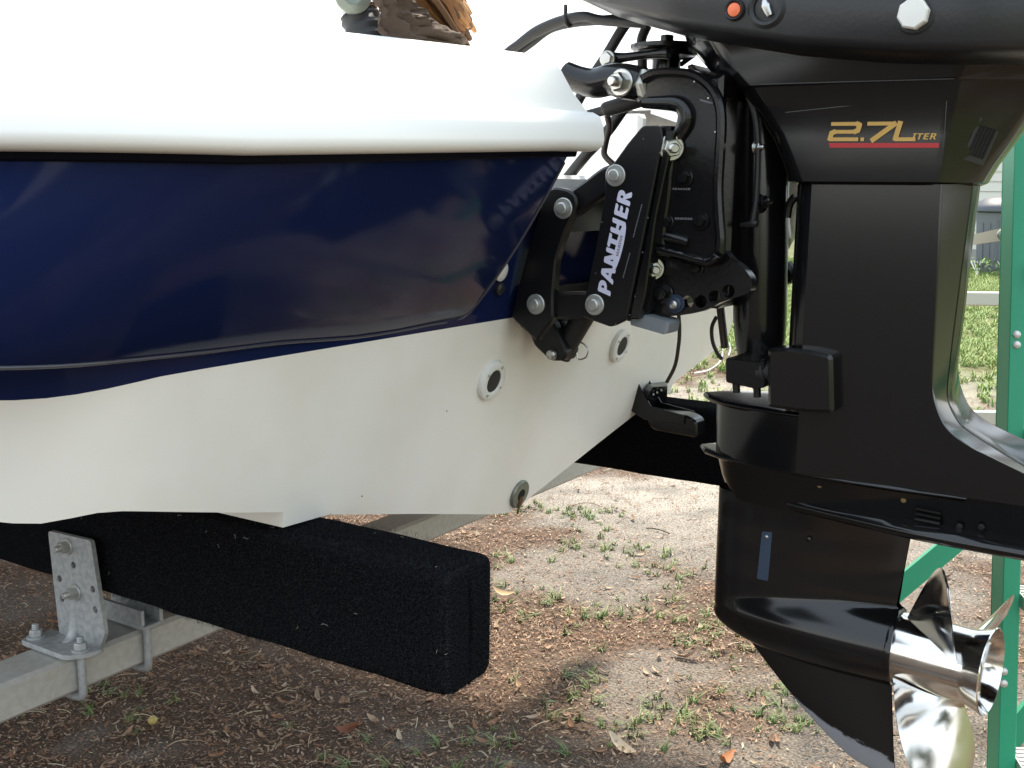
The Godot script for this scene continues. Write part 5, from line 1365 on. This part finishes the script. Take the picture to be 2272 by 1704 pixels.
# ------------------------------------------------------------------ on the deck
func build_deck_things() -> void:
	var r := RandomNumberGenerator.new(); r.seed = 21
	var w := thing("driftwood", "broken weathered wood block with splintered orange end on the deck", "wood block", Vector3(-0.5, 1.404, 0.2))
	var wn := noise(14.0, 51, 4)
	var b := Mb.new()
	var lower: Array = [Vector2(-0.6534, 1.4782), Vector2(-0.6508, 1.4405), Vector2(-0.6464, 1.4208), Vector2(-0.6324, 1.398), Vector2(-0.5052, 1.4061)]
	var upper: Array = [Vector2(-0.5985, 1.5017), Vector2(-0.5946, 1.4679), Vector2(-0.569, 1.4526), Vector2(-0.5333, 1.4408), Vector2(-0.489, 1.4282)]
	b.col = Color(0.075, 0.048, 0.033)
	var rows := []
	for i in 33:
		var t := i / 32.0 * 4.0; var k := mini(int(t), 3)
		var a: Vector2 = lower[k].lerp(lower[k + 1], t - k); var e: Vector2 = upper[k].lerp(upper[k + 1], t - k)
		var row := PackedVector3Array()
		for j in 15:
			var u := j / 14.0
			var q := a.lerp(e, u)
			var nz := wn.get_noise_2d(i * 0.004, j * 0.02) * 0.010 + wn.get_noise_2d(i * 0.02, j * 0.12) * 0.005
			row.append(Vector3(q.x + nz * 0.4, q.y + nz * 0.3, 0.24 + nz) + Vector3(-0.83, 0, 0.52) * 0.03 * sin(PI * (0.12 + 0.72 * u)))
		for j in range(14, -1, -1): row.append(row[j] + Vector3(0.07, 0.002, -0.044))
		rows.append(row)
	b.loft(rows)
	part("bark", b, M.wood, w, 60.0)
	var p0: Vector3 = Vector3(-0.583, 1.4963, 0.22); var p1: Vector3 = Vector3(-0.4525, 1.4292, 0.22)
	var acr: Vector3 = (Vector3(-0.5152, 1.4866, 0.22) - Vector3(-0.5514, 1.4544, 0.22))
	for k in 110:
		var s := Mb.new()
		var c := r.randf(); var dp := r.randf()
		var t0 := 0.35 * r.randf(); var t1 := 0.8 + 0.26 * r.randf() - 0.22 * c
		var o0 := acr * (c * 1.3 - 0.36) + Vector3(0.83, 0, -0.52) * (0.09 * dp - 0.01)
		var a := p0.lerp(p1, t0) + o0; var e := p0.lerp(p1, t1) + o0 * 0.9 + Vector3(r.randfn(0, 0.003), r.randfn(0, 0.003), 0)
		s.col = [Color(0.40, 0.20, 0.08), Color(0.26, 0.12, 0.05), Color(0.46, 0.27, 0.13), Color(0.10, 0.055, 0.03), Color(0.17, 0.09, 0.045)][r.randi() % 5]
		s.tube([a, a.lerp(e, 0.4) + Vector3(r.randfn(0, 0.003), r.randfn(0, 0.003), r.randfn(0, 0.004)), a.lerp(e, 0.8) + Vector3(r.randfn(0, 0.002), r.randfn(0, 0.002), 0), e], [0.004, 0.0055, 0.005, 0.003], 6, 2)
		part("splinter", s, M.wood, w, 40.0)
	var f := thing("hose_fitting", "chrome band clamp on black ribbed hose beside the wood block", "hose clamp", Vector3(-0.6, 1.404, 0.2))
	var c0: Vector3 = Vector3(-0.56, 1.4704, 0.1302); var c1: Vector3 = Vector3(-0.56, 1.4233, 0.1503)
	var hd := (c1 - c0).normalized()
	var prof := []
	for k in 13: prof.append(Vector2(0.0245 - (0.003 if k % 2 == 0 else 0.0), 0.018 + 0.0065 * k))
	b = Mb.new(); b.lathe(prof, c0, hd, 28); part("ribbed_hose", b, M.rubber, f, 50.0)
	b = Mb.new(); b.lathe([Vector2(0.0255, -0.02), Vector2(0.0275, -0.014), Vector2(0.0275, 0.016), Vector2(0.0245, 0.019)], c0, hd, 32); part("band", b, M.steel, f)
	b = Mb.new(); b.lathe([Vector2(0.012, 0), Vector2(0.021, 0.002), Vector2(0.021, 0.008), Vector2(0.012, 0.011), Vector2(0.010, 0.004)], c0 + Vector3(-0.022, 0.0, 0.016), Vector3(-0.7, 0.1, 0.7), 28); part("end_ring", b, M.bronze, f)
	b = Mb.new(); b.lathe([Vector2(0.008, 0), Vector2(0.008, 0.012), Vector2(0.005, 0.014)], Vector3(-0.56, 1.4551, 0.1507), Vector3(-0.5, -0.6, 0.5), 6); b.box(Vector3(-0.555, 1.4621, 0.1502), Vector3(0.016, 0.022, 0.014), 0.002, Basis(Vector3(0.6, 0, 0.8), 0.6)); part("clamp_screw", b, M.alu, f, 20.0)

# ------------------------------------------------------------------ ladder, bin, house
func build_ladder() -> void:
	var o := thing("step_ladder", "green fibreglass step ladder standing behind the propeller", "ladder", Vector3(0.5, 0, 0.8))
	var top: Vector3 = Vector3(0.6554, 1.4371, 0.6859)
	var mid: Vector3 = Vector3(0.4917, 0.3851, 0.7712)
	var e := Vector3(0.42, 0, 0.907)          # along the steps
	var low := top + (mid - top).normalized() * (top.y / -((mid - top).normalized().y))
	var ax := (low - top).normalized()
	var nrm := e.cross(ax).normalized()        # out of the ladder's front
	if nrm.x > 0: nrm = -nrm
	for k in 2:
		var s := e * 0.46 * k
		var r := Mb.new()
		var p0 := top - ax * 0.6 + s; var p1 := low + s
		var L := p0.distance_to(p1)
		var bs := Basis(e, -ax, nrm)
		r.box((p0 + p1) / 2.0 + nrm * 0.034, Vector3(0.030, L, 0.005), 0.0015, bs)
		r.box((p0 + p1) / 2.0 + (e * -0.0125 if k == 0 else e * 0.0125), Vector3(0.004, L, 0.066), 0.0015, bs)
		r.box((p0 + p1) / 2.0 - nrm * 0.034, Vector3(0.030, L, 0.005), 0.0015, bs)
		var rail := part("front_rail", r, M.green, o)
		for h in [Vector3(0.558, 1.0007, 0.7318), Vector3(0.5555, 0.9825, 0.7336), Vector3(0.4515, 0.4003, 0.7787), Vector3(0.4484, 0.3789, 0.7809)]:
			if k == 1: break
			var rv := Mb.new()
			var at: Vector3 = h
			at += nrm * ((p0 + nrm * 0.0365 - at).dot(nrm))
			rv.lathe([Vector2(0.0075, 0), Vector2(0.0062, 0.003), Vector2(0.003, 0.0045)], at, nrm, 14)
			part("rivet", rv, M.alu, rail)
	for h in [0.17, 0.47, 0.77, 1.07, 1.37]:
		var t: float = (h + 0.09) / low.distance_to(top) 
		var at: Vector3 = low - ax * (h + 0.06)
		var st := Mb.new()
		st.box(at + e * 0.23 + nrm * 0.02, Vector3(0.425, 0.024, 0.08), 0.002, Basis(e, Vector3.UP, e.cross(Vector3.UP)))
		for g in 5: st.box(at + e * 0.23 + nrm * 0.02 + Vector3(0, 0.0135, 0) + e.cross(Vector3.UP) * (-0.03 + 0.015 * g), Vector3(0.42, 0.003, 0.005), 0.001, Basis(e, Vector3.UP, e.cross(Vector3.UP)))
		part("step", st, M.alu, o)
	# rear frame
	var back := -nrm; back.y = 0; back = back.normalized()
	for k in 2:
		var r := Mb.new()
		var p1 := Vector3(low.x, 0, low.z) + back * 0.98 + e * (-0.30 + 0.86 * k)
		var p0 := Vector3(top.x, 1.9, top.z) + back * 0.22 + e * (-0.1 + 0.6 * k)
		r.bar(p0, p1, 0.05, 0.03, e)
		part("rear_rail", r, M.green, o)
	for q in [Vector3(1.4784, 0.984, 0.5192), Vector3(1.4326, 0.6781, 0.5468)]:
		var r := Mb.new()
		var er := Vector3(0.53, 0, 0.848)
		r.box(q + er * 0.06, Vector3(0.62, 0.036, 0.02), 0.003, Basis(er, Vector3.UP, er.cross(Vector3.UP)))
		part("rear_bar", r, M.alu, o)
	var sp := Mb.new()
	sp.bar(Vector3(0.6795, 1.1769, 0.6762), Vector3(1.3123, 1.1372, 0.492), 0.003, 0.024, Vector3.UP, 0.0005)
	part("spreader", sp, mat(0.3, 0.27, 0.22, 0.5, 0.6), o)
	hexbolt("spreader_bolt", Vector3(0.658, 1.1759, 0.6805), nrm, 0.009, M.alu, o, 0.6, 1.3, false)
	var br := Mb.new()
	br.bar(Vector3(0.8446, 0.3617, 0.4826), Vector3(0.9469, 0.4917, 0.6009), 0.045, 0.02, nrm)
	part("brace", br, M.green, o)
	br = Mb.new()
	br.bar(Vector3(0.6827, 0.1623, 0.7657), Vector3(0.7655, 0.3021, 0.8501), 0.045, 0.02, nrm)
	part("brace", br, M.green, o)

func build_yard() -> void:
	var h := thing("house", "pale house wall of overlapping lap siding across the lawn", "house", Vector3(20.0, 0, 0))
	var x0 := 19.6
	for k in 17:
		var s := Mb.new()
		var y := 0.3 + 0.17 * k
		var from := 0
		s.loft([PackedVector3Array([Vector3(x0 - 0.022, y, -6.0), Vector3(x0, y + 0.18, -6.0), Vector3(x0 + 0.05, y + 0.18, -6.0), Vector3(x0 + 0.05, y, -6.0)]), PackedVector3Array([Vector3(x0 - 0.022, y, 6.0), Vector3(x0, y + 0.18, 6.0), Vector3(x0 + 0.05, y + 0.18, 6.0), Vector3(x0 + 0.05, y, 6.0)])])
		part("siding_board", s, mat(0.62, 0.6, 0.54, 0.6), h, 20.0)
	var w := Mb.new()
	w.box(Vector3(x0 + 2.6, 1.6, 0), Vector3(5.0, 3.2, 11.9), 0.01)
	part("wall", w, mat(0.55, 0.53, 0.5, 0.7), h)
	w = Mb.new(); w.box(Vector3(x0 - 0.01, 0.15, 0), Vector3(0.06, 0.3, 11.95), 0.005)
	part("foundation", w, mat(0.3, 0.29, 0.27, 0.9), h)
	w = Mb.new()
	w.prism(PackedVector2Array([Vector2(x0 - 0.5, 3.2), Vector2(x0 + 5.6, 3.2), Vector2(x0 + 2.6, 5.0)]), -6.4, 6.4, 0.01, "z")
	part("roof", w, mat(0.09, 0.08, 0.075, 0.9), h)
	# rubbish bin
	var at: Vector3 = Vector3(17.684, 0, -2.057)
	var c := thing("rubbish_bin", "grey lidded rubbish bin standing before the siding across the lawn", "bin", at)
	var b := Mb.new(); var rings := []
	for q in [[0.0, 0.27], [0.03, 0.29], [0.85, 0.35], [0.97, 0.36], [1.02, 0.37]]:
		var r := PackedVector3Array()
		for k in 24:
			var a := TAU * k / 24.0
			r.append(at + Vector3(cos(a) * q[1], q[0], sin(a) * q[1]))
		rings.append(r)
	b.loft(rings)
	var gm := mat(0.13, 0.14, 0.16, 0.55)
	part("bin_body", b, gm, c, 40.0)
	b = Mb.new()
	b.lathe([Vector2(0.38, 0.98), Vector2(0.41, 1.0), Vector2(0.41, 1.05), Vector2(0.38, 1.10), Vector2(0.26, 1.19), Vector2(0.1, 1.22)], at, Vector3.UP, 28)
	part("bin_lid", b, mat(0.07, 0.08, 0.10, 0.5), c, 40.0)
	for k in 6:
		b = Mb.new()
		var a := PI * 0.62 + 0.36 * k
		b.bar(at + Vector3(cos(a) * 0.30, 0.05, sin(a) * 0.30), at + Vector3(cos(a) * 0.352, 0.82, sin(a) * 0.352), 0.02, 0.02, Vector3(cos(a), 0, sin(a)), 0.004)
		part("bin_rib", b, gm, c)
	b = Mb.new()
	b.bar(at + Vector3(-0.39, 0.88, 0.05), at + Vector3(-0.36, 0.88, 0.28), 0.03, 0.03)
	part("bin_handle", b, gm, c)
	# plants at the wall
	var r := RandomNumberGenerator.new(); r.seed = 33
	for k in 4:
		var p := thing("weed_clump", ["leafy weed in front of the bin's left side", "leafy weed in front of the bin's foot", "leafy weed right of the bin's foot", "tall leafy weed left of the bin"][k], "plant", at + Vector3(-0.7 - 0.2 * (k % 2), 0, -0.5 + 0.4 * k if k < 3 else -0.9))
		var m := Mb.new()
		for j in 70:
			var q: Vector3 = p.position + Vector3(r.randfn(0, 0.13), 0.04 + 0.26 * r.randf(), r.randfn(0, 0.13))
			var n := Vector3(r.randfn(), 1.2, r.randfn()).normalized(); var t := n.cross(Vector3(r.randfn(), 0.1, r.randfn())).normalized(); var s := n.cross(t)
			var l := 0.03 + 0.03 * r.randf()
			m.col = Color(0.13, 0.2, 0.06) * (0.7 + 0.9 * r.randf())
			m.quad(q - t * l, q - s * l * 0.4, q + t * l, q + s * l * 0.4)
		part("leaves", m, M.matte, p, 20.0)
		m = Mb.new()
		for j in 5: m.tube([p.position, p.position + Vector3(r.randfn(0, 0.09), 0.25, r.randfn(0, 0.09))], 0.004, 5)
		m.col = Color(0.1, 0.14, 0.05)
		part("stem", m, M.matte, p)

func build_trees() -> void:  # out of view, added to give the glossy surfaces something to reflect
	var r := RandomNumberGenerator.new(); r.seed = 12
	var lm := StandardMaterial3D.new(); lm.vertex_color_use_as_albedo = true; lm.roughness = 0.55
	lm.backlight_enabled = true; lm.backlight = Color(0.10, 0.14, 0.04)
	var leaf := flake(0.09, 0.17, 0.2)
	var bark := bumpy(mat(0.11, 0.085, 0.065, 0.9), nnorm(0.04, 44, 8.0), 1.0, 3.0)
	var spots := [Vector3(-15.0, 0, 5.5), Vector3(-12.5, 0, 15.0), Vector3(-4.0, 0, 19.0), Vector3(6.0, 0, 19.0)]
	for k in 4:
		var t := thing("added_tree", ["unseen leafy tree added for reflections, farthest to port of the boat", "unseen leafy tree added for reflections, off the port quarter", "unseen leafy tree added for reflections, straight behind the outboard", "unseen leafy tree added for reflections, off the starboard quarter"][k], "tree", spots[k], "unseen trees added for reflections behind the stern")
		var b := Mb.new()
		var base: Vector3 = spots[k]
		var hgt := 5.6 + 0.8 * r.randf()
		b.tube([base + Vector3(0, -0.1, 0), base + Vector3(0.08, 1.2, 0.05), base + Vector3(0.02, 2.6, -0.1), base + Vector3(0.2, hgt * 0.8, 0)], [0.24, 0.17, 0.13, 0.04], 14, 4)
		part("trunk", b, bark, t, 60.0)
		var tips := []
		for j in 9:
			var a := TAU * j / 9.0 + r.randf() * 0.5
			var s := base + Vector3(0.05, 1.7 + 0.25 * j, 0)
			var e := base + Vector3(cos(a) * (1.5 + r.randf()), 2.2 + 0.38 * j + r.randf() * 0.6, sin(a) * (1.5 + r.randf()))
			var lb := Mb.new()
			lb.tube([s, s.lerp(e, 0.5) + Vector3(0, 0.15, 0), e], [0.06, 0.04, 0.012], 8, 4)
			part("limb", lb, bark, t, 60.0)
			for i in 5: tips.append(s.lerp(e, 0.45 + 0.16 * i) + Vector3(r.randfn(0, 0.3), r.randfn(0, 0.25), r.randfn(0, 0.3)))
		var mm := MultiMesh.new(); mm.transform_format = MultiMesh.TRANSFORM_3D; mm.use_colors = true; mm.mesh = leaf
		mm.instance_count = 6500
		for i in 6500:
			var c: Vector3 = tips[r.randi() % tips.size()]
			var p := c + Vector3(r.randfn(0, 0.32), r.randfn(0, 0.26), r.randfn(0, 0.32)) - base
			mm.set_instance_transform(i, Transform3D(Basis.from_euler(Vector3(r.randf() * TAU, r.randf() * TAU, r.randf() * TAU)).scaled(Vector3.ONE * (0.7 + 0.7 * r.randf())), p))
			mm.set_instance_color(i, Color(0.055, 0.085, 0.022) * (0.6 + 0.9 * r.randf()))
		var cr := MultiMeshInstance3D.new(); cr.name = "crown"; cr.multimesh = mm; cr.material_override = lm
		t.add_child(cr, true)
		cr.set_meta("kind", "stuff")

func build_ground_things() -> void:
	var r := RandomNumberGenerator.new(); r.seed = 77
	var leaves := [
		[Vector3(0.1932, 0.012, -0.5731), 0.05, Color(0.17, 0.06, 0.025), "curled red brown oak leaf on the ground below the bunk end"],
		[Vector3(0.5586, 0.012, 0.2177), 0.05, Color(0.42, 0.16, 0.06), "curled orange brown leaf on sand at the bottom edge left of the skeg"],
		[Vector3(0.4843, 0.012, 0.0022), 0.05, Color(0.62, 0.5, 0.36), "pale tan dry leaf sliver on the litter, left of the orange one"],
		[Vector3(1.1466, 0.012, -0.7549), 0.045, Color(0.5, 0.36, 0.2), "tan dry leaf just right of the near bunk's upper corner"],
		[Vector3(2.0928, 0.012, 0.3662), 0.045, Color(0.42, 0.2, 0.12), "reddish dry leaf on the ground below the cavitation plate"],
		[Vector3(1.0288, 0.012, -0.0859), 0.05, Color(0.48, 0.33, 0.22), "tan dry leaf beside grass just left of the gearcase nose"],
	]
	for q in leaves:
		var l := flake(q[1] * 0.5, q[1] * 1.6, 0.3)
		var o := MeshInstance3D.new()
		o.name = numbered("dry_leaf"); o.mesh = l
		o.material_override = mat(1, 1, 1, 0.7); o.material_override.albedo_color = Color(q[2]).linear_to_srgb()
		add_child(o)
		o.position = q[0]; o.rotation = Vector3(0.25, r.randf() * TAU, 0.35)
		o.set_meta("label", q[3]); o.set_meta("category", "leaf"); o.set_meta("group", "large dry leaves on the ground")
	var a := Mb.new()
	a.lathe([Vector2(0.003, -0.011), Vector2(0.009, -0.007), Vector2(0.011, 0.0), Vector2(0.009, 0.007), Vector2(0.003, 0.011)], Vector3(-0.0212, 0.012, -0.9744), Vector3(0.3, 1, 0.2), 16)
	var n := part("nut", a, mat(0.42, 0.33, 0.1, 0.5), self, 60.0)
	n.set_meta("label", "small round yellow nut on the dark litter under the beam"); n.set_meta("category", "nut")

func _ready() -> void:
	var cam := Camera3D.new()
	cam.name = "camera"
	cam.transform = Transform3D(Basis(Vector3(0.53891, 0.01117, 0.84229), Vector3(0.13911, 0.98500, -0.10207), Vector3(-0.83080, 0.17218, 0.52928)), Vector3(-1.6261, 1.2500, 1.0387))
	cam.fov = 38.133; cam.near = 0.05; cam.far = 400.0
	add_child(cam)
	cam.current = true
	var env := Environment.new()
	env.background_mode = Environment.BG_SKY
	var sm := ProceduralSkyMaterial.new()
	sm.sky_top_color = Color(0.80, 0.86, 0.92); sm.sky_horizon_color = Color(0.98, 0.97, 0.94)
	sm.sky_curve = 0.12; sm.sky_energy_multiplier = 1.0
	sm.ground_horizon_color = Color(0.45, 0.42, 0.38); sm.ground_bottom_color = Color(0.3, 0.27, 0.24)
	var sky := Sky.new(); sky.sky_material = sm
	env.sky = sky
	env.tonemap_mode = Environment.TONE_MAPPER_LINEAR
	env.tonemap_exposure = 2.6
	env.sdfgi_enabled = true; env.ssao_enabled = true; env.ssil_enabled = true
	var we := WorldEnvironment.new(); we.name = "world"; we.environment = env
	add_child(we)
	var sun := DirectionalLight3D.new()
	sun.name = "sun"
	sun.light_energy = 1.0; sun.light_angular_distance = 9.0
	sun.light_color = Color(1.0, 0.95, 0.87)
	sun.shadow_enabled = true
	add_child(sun)
	sun.look_at_from_position(Vector3(0.55, 1.0, -0.22), Vector3.ZERO, Vector3.UP)
	make_materials()
	build_ground()
	build_boat()
	build_yard()
	build_trees()
	build_trailer()
	build_outboard()
	build_clamp()
	build_jack()
	build_ladder()
	build_rigging()
	build_deck_things()
	build_ground_things()
	build_litter()
	build_grass()
